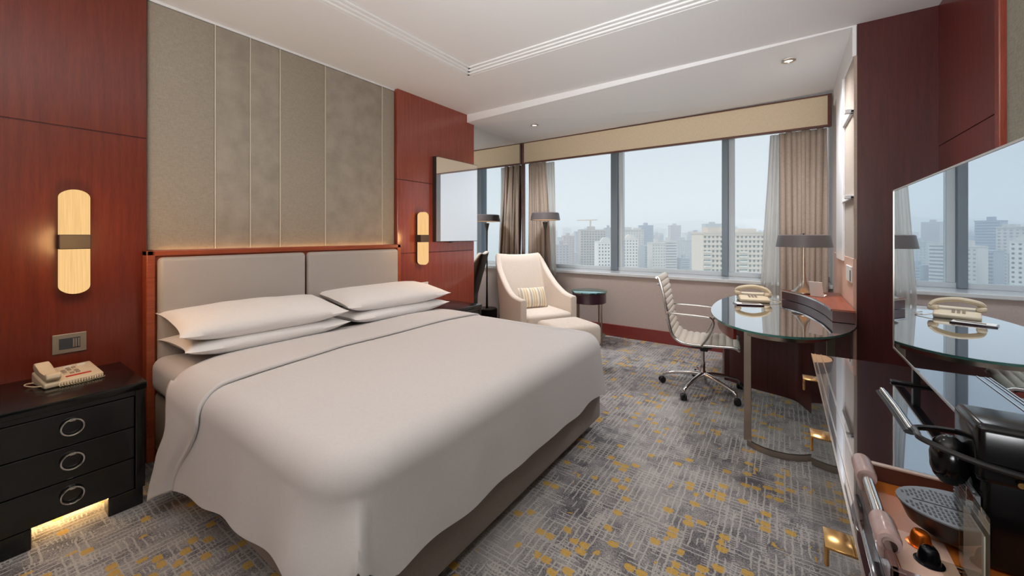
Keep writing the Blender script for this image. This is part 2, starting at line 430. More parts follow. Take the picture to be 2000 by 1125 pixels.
# headboard wall
b = MB(); box(b, HW - .15, HW, -1.8, 3.60, 0, ZC + .1)
wl = struct('wall_left', b, 'ceiling')
def wood_panels(y0, y1, joints, mat, nm):
    zs = [0.0] + joints + [ZC]
    for a, c in zip(zs, zs[1:]):
        b = MB(); box(b, HW, WP, y0, y1, a + (.003 if a else 0), c - .003 if c < ZC else ZC, .0015, 1)
        obj(nm, b, mat, wl)
    b = MB(); box(b, HW, WP - .006, y0 + .002, y1 - .002, 0, ZC - .01); obj('panel_backing', b, 'wood_dark', wl)
zj1 = 1.3 + (459 - 262) / 766 * 2.18
wood_panels(-1.8, .665, [zj1], 'wood_red', 'wood_panel')
wood_panels(2.47, 3.60, [1.12, 1.3 + (459 - 352) / 766 * 3.85], 'wood_red2', 'wood_panel')
# upholstered strips of the wall behind the bed
ys = [.668, 1.013, 1.22, 1.419, 1.769, 2.322, 2.468]
for i, (a, c) in enumerate(zip(ys, ys[1:])):
    b = MB(); box(b, HW, HW + .035, a + .002, c - .002, .9, ZC - .022, .010, 3)
    obj('upholstered_panel', b, 'suede_wall' if i in (1, 2, 4) else 'fabric_wall', wl, True)
    if i: b = MB(); tube(b, [(HW + .033, a, .9), (HW + .033, a, ZC - .022)], .0045, 8); obj('piping', b, 'piping', wl, True)
b = MB(); box(b, HW, HW + .03, .668, 2.468, ZC - .018, ZC - .001); obj('shadow_gap_trim', b, 'ceiling', wl)
# mirror of the bay, same plane
b = MB(); box(b, HW - .15, HW + .004, 3.602, 5.45, 0, 2.66); struct('wall_left_bay', b, 'mirror', label='wall mirror filling the bay side')
# television side: timber return facing the camera, timber panels, sage fabric
b = MB(); box(b, BR + .012, RW + .2, YB, YB + .14, 0, ZC); struct('wall_return', b, 'wood_dark')
b = MB(); box(b, RW, RW + .2, -1.8, YB, 0, ZC); wr = struct('wall_right', b, 'ceiling')
for z0, z1 in ((0.0, 1.842), (1.847, ZC)):
    b = MB(); box(b, RW - .02, RW, 2.66, YB, z0, z1, .001, 1); obj('wood_panel', b, 'wood_mid', wr)
b = MB(); box(b, RW - .034, RW, 2.60, 2.645, 0, ZC, .004); obj('wood_strip', b, 'wood_red2', wr)
b = MB(); box(b, RW - .012, RW, -1.8, 2.60, 0, ZC, .002); obj('fabric_panel', b, 'fabric_green', wr)
# bay right cheek: white header, taupe strip, brackets
b = MB(); box(b, BR, RW, YB + .14, 5.45, 0, 2.66); wc = struct('wall_right_bay', b, 'wallp')
b = MB(); box(b, BR - .004, BR + .012, YB + .002, 3.92, 1.14, 2.50, 0); obj('cheek_panel', b, 'curtain', wc)
b = MB(); box(b, BR - .012, BR + .012, YB + .004, 4.70, 2.50, 2.70, .006); obj('header', b, 'ceiling', wc)
b = MB(); box(b, BR - .02, BR - .002, 3.93, 4.36, 1.10, 2.50, .004); obj('tall_white_panel', b, 'ceiling', wc)
b = MB(); box(b, BR - .008, BR + .011, YB + .004, 4.7, .0, 1.14, .002); obj('low_panel', b, 'pinkcard', wc)
for z in (2.135, 1.555):
    b = MB(); box(b, BR - .022, BR, YB + .01, 3.94, z - .010, z + .010, .004); box(b, BR - .05, BR, YB + .01, YB + .05, z - .010, z + .016, .004)
    obj('shelf_bracket', b, 'ceiling', wc)
# closing walls behind the camera
b = MB(); box(b, HW - .2, RW + .2, -2.0, -1.8, 0, ZC + .1); struct('wall_back', b, 'wallp')
# window wall: low wall, baseboard, sill, glazing
WY = 4.90; GY = 5.30
b = MB(); box(b, HW - .15, BR + .1, WY, 5.5, -.1, .775); struct('wall_window', b, 'wallp')
b = MB(); box(b, HW, BR, WY - .02, WY, 0, .15, .004); struct('baseboard_window', b, 'base_red')
b = MB(); box(b, HW, BR, WY - .03, 5.42, .775, .812, .006); struct('trim_sill', b, 'sill')
b = MB(); box(b, HW - .15, RW, 4.98, 5.5, 2.55, 2.95); struct('wall_window_head', b, 'ceiling')
b = MB(); box(b, HW, BR, GY - .03, GY + .04, .812, .862, .004); box(b, HW, BR, GY - .03, GY + .04, 2.50, 2.56, .004)
win = struct('window_1', b, 'alu_light')
def atwin(u):
    t = (u - 1000) / 766; return GY * (-.5696 + .8219 * t) / (.8219 + .5696 * t)
edges = []
for (u0, u1) in ((1196, 1213), (1411, 1429)):
    x0, x1 = atwin(u0), atwin(u1)
    b = MB(); box(b, x0, x1 - .03, GY - .07, GY + .08, .813, 2.55, .006); obj('mullion', b, 'alu', win)
    b = MB(); box(b, x1 - .03, x1 + .03, GY - .02, GY + .06, .862, 2.50, .004); obj('mullion_rebate', b, 'alu_light', win)
    edges += [x0, x1 + .03]
xs = [HW, edges[0], edges[1], edges[2], edges[3], BR]
for i in (0, 2, 4):
    b = MB(); box(b, xs[i] + .001, xs[i + 1] - .001, GY + .004, GY + .012, .862, 2.50); obj('pane', b, 'pane', win)
b = MB(); box(b, -.09, -.075, GY - .045, GY - .03, 1.46, 1.56, .004); obj('window_handle', b, 'alu', win)

# valance
v = thing('valance', 'long cream fabric pelmet board with thin dark wood edges above the window', 'valance', (-1.36, 4.78, 2.33))
b = MB(); box(b, HW + .01, BR - .03, 4.75, 4.78, 2.345, 2.622, .003); obj('fabric_board', b, 'valance', v)
b = MB(); box(b, HW + .008, BR - .03, 4.742, 4.785, 2.622, 2.634, .002); obj('edge_trim', b, 'wood_trim', v)
b = MB(); box(b, HW + .008, BR - .03, 4.742, 4.785, 2.325, 2.345, .002); obj('edge_trim', b, 'wood_trim', v)
for xx in (HW + .008, BR - .05):
    b = MB(); box(b, xx, xx + .03, 4.738, 4.786, 2.325, 2.634, .002); obj('end_trim', b, 'wood_trim', v)
b = MB(); box(b, HW + .006, HW + .03, 4.775, 4.80, 0, 2.325, .002); struct('trim_corner', b, 'wood_trim')

# curtains
def curtain(name, label, x0, x1, yc, amp, folds, m, gather=0.0, z0=.03, z1=2.33, flare=(0, 0), seed=1, grp=None):
    rnd = random.Random(seed); ph = [rnd.uniform(-.5, .5) for _ in range(60)]; am = [rnd.uniform(.55, 1.15) for _ in range(60)]
    b = MB()
    def fn(u, w):
        z = z1 + (z0 - z1) * w
        g = 1 - gather * sin(PI * min(1, w * 1.05)) ** 2
        a = x0 + flare[0] * w; c = x1 + flare[1] * w; mid = c if gather > 0 else a
        q = u * folds + .25 * sin(u * 9 + seed) + .35 * w * sin(u * 5 + seed * 2)
        k = int(q) % 60
        x = a + (c - a) * u; x = x + (.5 * (a + c) - x) * (1 - g)
        y = yc + amp * am[k] * sin(q * 2 * PI) * (.8 + .4 * w) + .012 * sin(w * 6 + u * 20)
        x += amp * .35 * cos(q * 2 * PI + ph[k])
        return (x, y, z)
    grid(b, fn, folds * 14, 26)
    o = obj(name, b, m, None, True); tag(o, label, 'curtain', grp)
    md = o.modifiers.new('solid', 'SOLIDIFY'); md.thickness = .003
    return o
curtain('curtain', 'taupe pleated curtain hanging at the left end of the window behind the armchair', -3.06, -2.76, 4.822, .024, 7, 'curtain', seed=3, flare=(0, .14))
curtain('sheer_curtain', 'white sheer curtain hanging beside the left taupe curtain', -2.80, -2.655, 4.862, .006, 5, 'sheer', seed=5, flare=(.08, 0.07))
curtain('curtain', 'tall taupe pleated curtain at the right end of the window behind the desk lamp', -.04, BR - .05, 4.822, .024, 9, 'curtain', seed=8, flare=(0, 0))
curtain('sheer_curtain', 'white sheer curtain edge showing beside the right taupe curtain by the desk', -.12, -.03, 4.862, .006, 3, 'sheer', seed=9, flare=(-.12, .02))

# ceiling downlights
def downlight(label, x, y, z):
    t = thing('downlight', label, 'downlight', (x, y, z), group=None)
    b = MB(); lathe(b, [(.030, -.006), (.048, -.004), (.05, 0), (.034, .001), (.030, .001)], n=28, caps=False); obj('trim_ring', b, 'chrome', t, True, local=True)
    b = MB(); lathe(b, [(.031, .0005), (.012, -.0035)], n=24); obj('lamp_face', b, 'downlight', t, local=True)
    return t
downlight('small recessed ceiling downlight in the coffer above the bed', -1.86, 1.47, ZC + .032 - .001)
downlight('small recessed downlight at the left of the bay ceiling near the mirror', -2.47, 4.04, 2.624)
downlight('small recessed downlight at the right of the bay ceiling above the desk', .03, 3.78, 2.672)
for (x, y, z, e) in ((-1.86, 1.47, 2.70, 13), (-.6, 1.47, 2.70, 8), (-2.47, 4.04, 2.60, 72), (.03, 3.78, 2.64, 52)):  # second spot has no fixture, added as unseen fill over the bed
    light('downlight_and_fill', 'SPOT', (x, y, z), e * 2.2, (1, .9, .82) if y < 2 else (.98, .98, 1), spot_size=math.radians(140), spot_blend=1.0, shadow_soft_size=.16)

# ------------------------------------------------------------------ bed
bed = thing('bed', 'large king bed with grey upholstered base and dark grey padded headboard in a wood frame', 'bed', (-2.0, 1.57, 0))
BX0, BX1, BY0, BY1 = -2.97, -1.02, .66, 2.50
b = MB(); box(b, BX0, BX1, BY0 + .02, BY1 + .03, .065, .40, .02); obj('bed_base', b, 'bedbase', bed, True)
for x in (BX0 + .1, -2.0, BX1 - .12):
    for y in (BY0 + .15, BY1 - .15):
        b = MB(); box(b, x - .04, x + .04, y - .04, y + .04, 0, .066); obj('foot', b, 'wood_dark', bed)
b = MB(); box(b, BX0, BX1 - .02, BY0, BY1, .40, .605, .06, 5); obj('mattress', b, 'white', bed, True)
hf = MB()
box(hf, WP + .004, -2.965, .645, .685, 0, 1.212, .006); box(hf, HW + .036, -2.965, 2.40, 2.44, 0, 1.212, .006)
box(hf, HW + .062, -2.965, .67, 2.44, 1.178, 1.212, .006); box(hf, WP + .004, -2.965, .645, .68, 1.178, 1.212, .006); box(hf, HW + .062, -2.985, .68, 2.41, .02, 1.18)
hb = obj('headboard', hf, 'wood_bed', bed)
for (a, c) in ((.692, 1.535), (1.55, 2.393)):
    b = MB(); box(b, -2.99, -2.935, a, c, .42, 1.170, .026, 5); obj('headboard_pad', b, 'leather', hb, True)

# duvet: a draped shell over the rounded rectangle of the mattress
ZT = .635
DH, DF, DY0, DY1 = -2.22, -.985, .60, 2.575
RF, RC, INN = .105, .17, .05
def ztop(x, y):
    e = min((DF - x) / .5, (y - DY0) / .5, (DY1 - y) / .5, 1); e = max(0, e)
    return ZT + .02 * e * (2 - e) + .007 * noise.noise(Vector((x * 2.2, y * 2.2, 3)))
Lx = DF - DH - RC; Ly = DY1 - DY0 - 2 * RC; La = RC * PI / 2
segs = [('n', Lx), ('c1', La), ('f', Ly), ('c2', La), ('r', Lx)]
tot = sum(q[1] for q in segs)
def per(s):
    s *= tot
    for k, L in segs:
        if s <= L + 1e-9 or k == 'r':
            a = s / RC
            if k == 'n': return (DH + s, DY0, 0, -1, k)
            if k == 'c1': return (DF - RC + RC * sin(a), DY0 + RC - RC * cos(a), sin(a), -cos(a), k)
            if k == 'f': return (DF, DY0 + RC + s, 1, 0, k)
            if k == 'c2': return (DF - RC + RC * cos(a), DY1 - RC + RC * sin(a), cos(a), sin(a), k)
            return (DF - RC - s, DY1, 0, 1, k)
        s -= L
sC2 = (segs[0][1] + segs[1][1] * .66) / tot
def hem(s, x, y, k):
    d = abs(s - sC2) * tot
    if k == 'n': z = .175 + .15 * max(0, (x + 2.2) / .95) ** .8
    elif k == 'c1': z = .325 if s < sC2 else .29
    elif k == 'f': z = .285
    else: z = .27
    if d < .05: z += .09 * (1 - d / .05)
    return z + .006 * sin(s * 60)
def duvet_pt(s, w):
    x, y, nx, ny, k = per(s); hz = hem(s, x, y, k)
    if w < .1:
        i_ = RF + INN * (1 - w / .1); px_, py_ = x - nx * i_, y - ny * i_; return (px_, py_, ztop(px_, py_))
    if w < .4:
        a = (w - .1) / .3 * PI / 2
        px_, py_ = x - nx * RF * (1 - sin(a)), y - ny * RF * (1 - sin(a)); zb = ztop(x - nx * RF, y - ny * RF)
        z = zb - RF * (1 - cos(a)); q = 0; fl = 0
    else:
        q = (w - .4) / .6; zb = ztop(x - nx * RF, y - ny * RF) - RF
        z = zb + (hz - zb) * q
        ds = (s - sC2) * tot; qq = q * q * (3 - 2 * q)
        side = math.exp(-(ds / .22) ** 2) if ds < 0 else max(0, 1 - ds / .022)
        fl = .03 * q + .004 * sin(s * 47) * q + .004 * sin(s * 83 + 1) * q + .060 * qq * side
        px_, py_ = x + nx * fl, y + ny * fl
    n2 = noise.noise(Vector((px_ * 3 + 5, py_ * 3, z * 2))) * .007 * min(1, (w - .1) * 2)
    return (px_ + nx * n2, py_ + ny * n2, z)
b = MB(); grid(b, lambda u, w: duvet_pt(u, w), 520, 40)
tx0, tx1, ty0, ty1 = DH, DF - RF - INN + .006, DY0 + RF + INN - .006, DY1 - RF - INN + .006
grid(b, lambda u, w: (tx0 + (tx1 - tx0) * u, ty0 + (ty1 - ty0) * w, ztop(tx0 + (tx1 - tx0) * u, ty0 + (ty1 - ty0) * w) - .0008), 60, 70)
for f in b.faces:
    pass
duv = obj('duvet', b, 'white', None, 75); tag(duv, 'plump white duvet covering the king bed and hanging over its sides', 'duvet')
def lerp_tab(tab, q):
    for (a, va), (c, vc) in zip(tab, tab[1:]):
        if q <= c: 
            t_ = (q - a) / (c - a); t_ = t_ * t_ * (3 - 2 * t_); return va + (vc - va) * t_
    return tab[-1][1]
def band_pt(u, w):
    y0, y1, R = DY0 - .012, DY1 + .01, RF + .01
    A = .53; Ln = A; Lf = .36; arcL = R * PI / 2; Lt = (y1 - y0) - 2 * R
    T_ = Ln + arcL + Lt + arcL + Lf; s_ = u * T_; zc_ = ZT + .009
    if s_ < Ln:
        q = 1 - s_ / Ln; y = y0 - .035 * q; 
        zb = .04 + .14 * w ** .8 + .10 * max(0, .12 - w) / .12 ; z = (zc_ - R) + (zb - (zc_ - R)) * q
        xh = lerp_tab([(0, -2.37), (.3, -2.34), (.75, -2.42), (1, -2.45)], q); xs_ = lerp_tab([(0, -1.98), (1, -2.20)], q)
        y += -.02 * sin(w * 5.5) * q - .008 * sin(w * 13) * q
    elif s_ < Ln + arcL:
        a = (s_ - Ln) / R; y = y0 + R - R * cos(a); z = zc_ - R + R * sin(a); q_ = a / (PI / 2)
        xh = -2.37 - .10 * q_; xs_ = -1.98 - .03 * q_
    elif s_ < Ln + arcL + Lt:
        d = s_ - Ln - arcL; y = y0 + R + d; z = zc_; q_ = min(1, d / .3)
        xh = -2.47 - .12 * q_ * (2 - q_); xs_ = -2.01 - .07 * min(1, d / .6)
    elif s_ < T_ - Lf:
        a = (s_ - Ln - arcL - Lt) / R; y = y1 - R + R * sin(a); z = zc_ - R + R * cos(a); xh, xs_ = -2.55, -2.08
    else:
        q = 1 - (T_ - s_) / Lf; y = y1 + .02 * q; z = (zc_ - R) * (1 - q) + .22 * q; xh, xs_ = -2.55, -2.08
    x = xh + (xs_ - xh) * w
    if Ln + arcL * .5 < s_ < T_ - Lf - arcL * .5:
        z = max(z, z + (ztop(x, y) - ZT)) - .03 * (1 - w) ** 8
    return (x, y, z)
b = MB(); grid(b, band_pt, 200, 20)
bd = obj('folded_band', b, 'white', duv, 60, label='folded back top band of the duvet with a seam line')
md = bd.modifiers.new('solid', 'SOLIDIFY'); md.thickness = .011; md.offset = 0

def pillow(name, label, cx_, cy_, cz, wx, wy, T, rz=0, rx=0, ry=0, seed=0, grp=None):
    b = MB(); n1, n2 = 40, 30
    rows = []
    for sgn in (1, -1):
        def fn(u, w):
            a = 2 * u - 1; c = 2 * w - 1
            h = (1 - abs(a) ** 3.2) * (1 - abs(c) ** 2.6)
            h = max(0, h) ** .55
            # edges pull in between the pointed corners
            pin = .10
            X = c * wx / 2 * (1 - pin * (1 - abs(a) ** 3)); Y = a * wy / 2 * (1 - pin * .6 * (1 - abs(c) ** 3))
            nz = noise.noise(Vector((X * 5 + seed, Y * 4, sgn * 2.0 + seed)))
            z = sgn * T / 2 * h * (1 + .12 * nz) + .004 * noise.noise(Vector((X * 16, Y * 9, seed))) * h
            z += .018 * (abs(a) ** 4) * (1)          # tips lift a little
            return (X, Y, z)
        grid(b, fn, n1, n2)
    bmesh.ops.remove_doubles(b, verts=b.verts, dist=.0006)
    bmesh.ops.rotate(b, verts=b.verts, cent=(0, 0, 0), matrix=Matrix.Rotation(ry, 3, 'Y') @ Matrix.Rotation(rx, 3, 'X'))
    o = obj(name, b, 'pillowcase', None, 70); o.location = (cx_, cy_, cz); o.rotation_euler = (0, 0, rz)
    tag(o, label, 'pillow', grp)
    return o
pillow('pillow', 'lower white pillow of the left stack on the bed, peeking out below the other', -2.685, 1.13, .688, .50, .90, .135, rz=-.02, ry=-.02, seed=1)
pillow('pillow', 'upper white pillow of the left stack nearest the lit wall lamp and ivory phone', -2.70, 1.12, .800, .52, .90, .165, rz=-.05, ry=.12, seed=2)
pillow('pillow', 'lower white pillow of the right stack near the armchair side, mostly covered', -2.685, 2.08, .688, .50, .93, .13, rz=.0, ry=-.02, seed=3)
pillow('pillow', 'upper white pillow of the right stack in front of the smaller headboard view', -2.71, 2.085, .803, .52, .96, .16, rz=-.06, ry=.12, seed=4)

# ------------------------------------------------------------------ headboard glow strip
b = MB(); box(b, HW + .040, HW + .060, .72, 2.38, 1.176, 1.182)
led = obj('led_strip', b, 'led', bed, label='warm light strip on top of the headboard')

# ------------------------------------------------------------------ nightstands
def nightstand(label, y0, y1):
    x0, x1 = WP + .006, -2.545
    t = thing('nightstand', label, 'nightstand', ((x0 + x1) / 2, (y0 + y1) / 2, 0))
    b = MB(); box(b, x0, x1 + .008, y0 - .006, y1 + .006, .558, .594, .006); obj('top', b, 'black', t, True)
    b = MB(); box(b, x0 + .005, x1 - .02, y0 + .004, y1 - .004, .085, .558); 
    box(b, x1 - .02, x1, y0, y0 + .035, .085, .558, .003); box(b, x1 - .02, x1, y1 - .035, y1, .085, .558, .003)
    box(b, x1 - .02, x1, y0 + .035, y1 - .035, .535, .558, .002)
    obj('body', b, 'black', t)
    zz = [.088, .238, .385, .532]
    for a, c in zip(zz, zz[1:]):
        b = MB(); box(b, x1 - .022, x1 - .004, y0 + .038, y1 - .038, a + .002, c - .002, .003); dr = obj('drawer', b, 'black', t)
        ym = (y0 + y1) / 2; zc = (a + c) / 2 + .012
        b = MB()
        pts = [(x1 + .010, ym + .034 * cos(2 * PI * k / 28), zc - .004 + .034 * sin(2 * PI * k / 28)) for k in range(28)]
        tube(b, pts, .0035, 8, closed=True)
        box(b, x1 - .004, x1 + .014, ym - .010, ym + .010, zc + .022, zc + .034, .003)
        obj('ring_pull', b, 'chrome', dr, True)
    for yy in (y0 + .006, y1 - .126):
        for xx in (x0 + .02, x1 - .09):
            b = MB(); box(b, xx, xx + .085, yy, yy + .12, 0, .088, .006); obj('foot', b, 'black', t)
    return t
nightstand('black lacquered nightstand with three ring pull drawers carrying the ivory phone', .075, .55)
nightstand('black nightstand mostly hidden beyond the far side of the bed near the armchair', 2.645, 3.12)
light('nightstand_glow', 'AREA', (-2.74, .31, .075), 1.5, (1, .62, .26), (math.radians(0), math.radians(-50), 0), shape='RECTANGLE', size=.10, size_y=.22)

# ------------------------------------------------------------------ sconces
def sconce(label, yc):
    t = thing('wall_sconce', label, 'wall lamp', (WP, yc, 1.265))
    def pill(bm, x0, x1, hw, z0, z1, round_top=True, shrink=0):
        n = 14; pts = []
        r = hw
        if round_top:
            pts = [(-hw, z0), (hw, z0)] + [(r * cos(PI * k / n), z1 - r * .75 + r * .75 * sin(PI * k / n)) for k in range(n + 1)]
        else:
            pts = [(hw, z1), (-hw, z1)] + [(-r * cos(PI * k / n), z0 + r * .75 - r * .75 * sin(PI * k / n)) for k in range(n + 1)]
        A = [bm.verts.new((x0, yc + y, z)) for y, z in pts]; B = [bm.verts.new((x1, yc + y, z)) for y, z in pts]
        bm.faces.new(A); bm.faces.new(B)
        for i in range(len(A)): bm.faces.new((A[i], A[(i + 1) % len(A)], B[(i + 1) % len(A)], B[i]))
    b = MB(); pill(b, WP, WP + .030, .046, 1.27, 1.525); pill(b, WP, WP + .030, .046, 1.005, 1.26, False); box(b, WP, WP + .03, yc - .046, yc + .046, 1.255, 1.275)
    obj('back_plate', b, 'sconce_band', t)
    for up in (True, False):
        b = MB(); 
        if up: pill(b, WP + .030, WP + .078, .053, 1.302, 1.532)
        else: pill(b, WP + .030, WP + .078, .053, 1.0, 1.228, False)
        bmesh.ops.remove_doubles(b, verts=b.verts, dist=.0001)
        obj('glass_shade', b, 'sconce_glow', t)
    b = MB(); box(b, WP, WP + .084, yc - .056, yc + .056, 1.228, 1.302, .004); obj('metal_band', b, 'sconce_band', t)
    light('sconce_lamp', 'POINT', (WP + .42, yc, 1.265), 4.6, (1, .56, .22), shadow_soft_size=.08, specular_factor=0)
    return t
sconce('lit pill shaped wall lamp with a dark middle band above the black nightstand and phone', .375)
sconce('lit pill shaped wall lamp seen from its side beside the framed picture', 2.745)

# ------------------------------------------------------------------ wall plates
sw = thing('light_switch', 'bronze framed switch plate with a dark display below the left wall lamp', 'switch', (WP, .365, .74))
b = MB(); box(b, WP, WP + .008, .305, .425, .69, .79, .003); obj('plate', b, 'plate', sw)
b = MB(); box(b, WP + .007, WP + .010, .328, .402, .712, .768, .001); obj('display', b, 'lcd', sw)
for k in range(3):
    b = MB(); box(b, WP + .009, WP + .012, .375 + k * .009, .381 + k * .009, .718, .762, .001); obj('button', b, 'plate', sw)
s2 = thing('light_switch', 'small white switch plate on the wood wall just above the right pillows', 'switch', (WP, 2.78, .78))
b = MB(); box(b, WP, WP + .008, 2.74, 2.86, .73, .815, .003); obj('plate', b, 'paper', s2)
b = MB(); box(b, WP + .007, WP + .010, 2.77, 2.83, .75, .80, .001); obj('display', b, 'lcd', s2)
s3 = thing('light_switch', 'pale switch plate on the bay wall above the raised desk shelf', 'switch', (BR - .008, 3.6, 1.02))
b = MB(); box(b, BR - .018, BR - .008, YB + .02, 3.74, .975, 1.085, .003); obj('plate', b, 'paper', s3)
b = MB(); box(b, BR - .021, BR - .017, YB + .03, 3.52, .985, 1.06, .001); obj('rocker', b, 'plum', s3)

# ------------------------------------------------------------------ framed picture
p = thing('framed_picture', 'large dark framed picture with shiny glazing reflecting the window on the red wood wall', 'picture', (WP, 3.26, 1.68))
b = MB(); box(b, WP, WP + .052, 2.925, 3.60, 1.228, 2.13, .002); obj('picture_box', b, 'bronze', p)
b = MB(); box(b, WP + .052, WP + .055, 2.931, 3.594, 1.234, 2.124); obj('glazing', b, 'picture', p)
b = MB(); box(b, WP + .02, WP + .045, 3.15, 3.19, 1.214, 1.228, .002); obj('latch', b, 'bronze', p)

# ------------------------------------------------------------------ bedside telephone
def bed_phone():
    L = Vector((-2.86, .335, .5945)); t = thing('telephone', 'ivory desk telephone with red label and coiled cord on the left black nightstand', 'telephone', L, math.radians(8))
    # local: x = towards the room (front), y = along wall
    def wedge(bm, x0, x1, y0, y1, zb, zf, z0=0.0, bev=.008):
        q = bmesh.new(); bmesh.ops.create_cube(q, size=1)
        for v_ in q.verts:
            top = v_.co.z > 0; X = x0 if v_.co.x < 0 else x1; Y = y0 if v_.co.y < 0 else y1
            v_.co = Vector((X, Y, (zb if v_.co.x < 0 else zf) if top else z0))
        bmesh.ops.bevel(q, geom=list(q.edges), offset=bev, segments=3, affect='EDGES', profile=.5); merge(bm, q)
    b = MB(); wedge(b, -.095, .095, -.105, .115, .062, .026); obj('base', b, 'phone', t, True, local=True)
    b = MB()
    pr = [(-.108, .075), (-.10, .098), (-.075, .102), (-.05, .082), (.0, .068), (.045, .058), (.07, .070), (.092, .068), (.100, .045), (.085, .03), (.05, .030), (-.05, .050), (-.09, .055)]
    A = [b.verts.new((x, -.098, z + .004)) for x, z in pr]; B = [b.verts.new((x, -.045, z + .004)) for x, z in pr]
    b.faces.new(A); b.faces.new(B)
    for i in range(len(pr)): b.faces.new((A[i], A[(i + 1) % len(pr)], B[(i + 1) % len(pr)], B[i]))
    bmesh.ops.bevel(b, geom=list(b.edges), offset=.006, segments=2, affect='EDGES', profile=.5)
    obj('handset', b, 'phone', t, 50, local=True)
    for i in range(3):
        for j in range(4):
            x = -.045 + j * .022; z = .0615 - (x + .095) * .189
            b = MB(); box(b, x - .007, x + .007, -.018 + i * .022, -.002 + i * .022, z - .004, z + .006, .002)
            obj('key', b, 'phonegrey' if (i + j) % 3 else 'phone', t, local=True)
    b = MB(); box(b, .048, .062, -.02, .075, .026, .0372, .001); obj('red_label', b, 'red', t, local=True)
    b = MB()
    for k in range(2): box(b, -.07, -.058, .0 + k * .05, .035 + k * .05, .054, .0605, .001)
    obj('label_card', b, 'paper', t, local=True)
    pts = []
    for k in range(220):
        u = k / 219; a = u * 2 * PI * 17
        bx = .108 + .012 * sin(u * 3); by = -.06 + .17 * u
        pts.append((bx + .009 * cos(a), by, .012 + .009 * sin(a)))
    b = MB(); tube(b, pts, .0024, 6); obj('coiled_cord', b, 'phone', t, True, local=True)
    t.scale = (.9, .9, .9)
    pts = spline([(-.06, -.10, .01), (-.06, -.13, .012), (-.03, -.14, .012), (.03, -.125, .012), (.06, -.10, .012)], 8)
    b = MB(); tube(b, pts, .003, 6); obj('line_cord', b, 'phone', t, True, local=True)
    return t
bed_phone()

# ------------------------------------------------------------------ armchair
def armchair():
    t = thing('armchair', 'cream upholstered armchair with high back and sloping arms in the window corner', 'armchair', (-2.40, 3.98, 0), math.radians(-30))
    # local: +x front. plan path of the shell: right arm front -> back -> left arm front
    hw = .36; dp = .36
    def plan(p):   # p -1..1
        a = abs(p); s = -1 if p < 0 else 1
        if a < .30: return (-dp, s * (a / .30) * (hw - .10))
        if a < .46:
            q = (a - .30) / .16 * PI / 2; return (-dp + .10 * (1 - cos(q)), s * (hw - .10 + .10 * sin(q)))
        q = (a - .46) / .54; return (-dp + .10 + q * (.56), s * (hw + .015 * sin(q * PI)))
    def height(p):
        a = abs(p)
        if a < .36: return 1.05 + .02 * (a / .36) ** 2
        q = (a - .36) / .64
        return .60 + .46 * (1 - q) ** 3.0 + .02 * (1 - q)
    b = MB(); n = 64; rings = []
    for i in range(n + 1):
        p_ = -1 + 2 * i / n; x, y = plan(p_)
        x2, y2 = plan(min(1, p_ + .01)); x1, y1 = plan(max(-1, p_ - .01))
        d = Vector((x2 - x1, y2 - y1)).normalized(); nrm = Vector((-d.y, d.x))   # inward or outward
        if nrm.dot(Vector((-x, -y))) < 0: nrm = -nrm
        th = .075; H = height(p_); ring = []
        prof = [(0, .16), (0, .30), (0, .45)] + [(0, .45 + (H - .45) * k / 6) for k in range(1, 6)] + [(.0, H - .02), (.012, H - .003), (.035, H), (.06, H - .003), (th, H - .02)] + [(th, .45 + (H - .45) * k / 6) for k in range(5, 0, -1)] + [(th, .45), (th, .28), (th, .16)]
        for (o_, z) in prof:
            rake = -.16 * max(0, (z - .42)) / .6 * (1 if abs(p_) < .36 else max(0, 1 - (abs(p_) - .36) / .35))
            fl = .04 * (z - .3) * 0
            ring.append(b.verts.new((x + nrm.x * o_ + rake, y + nrm.y * o_, z)))
        rings.append(ring)
    for A, B in zip(rings, rings[1:]):
        for k in range(len(A) - 1): b.faces.new((A[k], A[k + 1], B[k + 1], B[k]))
        b.faces.new((A[-1], A[0], B[0], B[-1]))
    b.faces.new(rings[0]); b.faces.new(rings[-1])
    sh = obj('shell', b, 'armcream', t, 50, local=True)
    md = sh.modifiers.new('bev', 'BEVEL'); md.width = .012; md.segments = 3; md.limit_method = 'ANGLE'; md.angle_limit = math.radians(50)
    b = MB(); box(b, -.29, .33, -.288, .288, .27, .425, .045, 5); obj('seat_cushion', b, 'armcream', t, True, local=True)
    b = MB(); box(b, -.29, .29, -.30, .30, .16, .272, .01); obj('seat_frame', b, 'armcream', t, True, local=True)
    for sx in (-.27, .25):
        for sy in (-.29, .29):
            b = MB(); lathe(b, [(.014, 0), (.022, .165)], sx, sy, 12); obj('leg', b, 'wood_dark', t, local=True)
    return t
armchair()
def cushion():
    b = MB()
    for sgn in (1, -1):
        def fn(u, w):
            a = 2 * u - 1; c = 2 * w - 1
            h = max(0, (1 - abs(a) ** 3) * (1 - abs(c) ** 2.4)) ** .55
            return (sgn * .055 * h, a * .19 * (1 - .04 * (1 - abs(c) ** 2)), c * .125 * (1 - .05 * (1 - abs(a) ** 2)))
        grid(b, fn, 30, 22)
    bmesh.ops.remove_doubles(b, verts=b.verts, dist=.0006)
    bmesh.ops.rotate(b, verts=b.verts, cent=(0, 0, 0), matrix=Matrix.Rotation(-.35, 3, 'Y'))
    o = obj('cushion', b, 'stripes', None, 60); o.location = (-2.50, 4.045, .545); o.rotation_euler = (0, 0, math.radians(-30))
    tag(o, 'small striped beige and grey lumbar cushion on the cream armchair', 'cushion')
cushion()
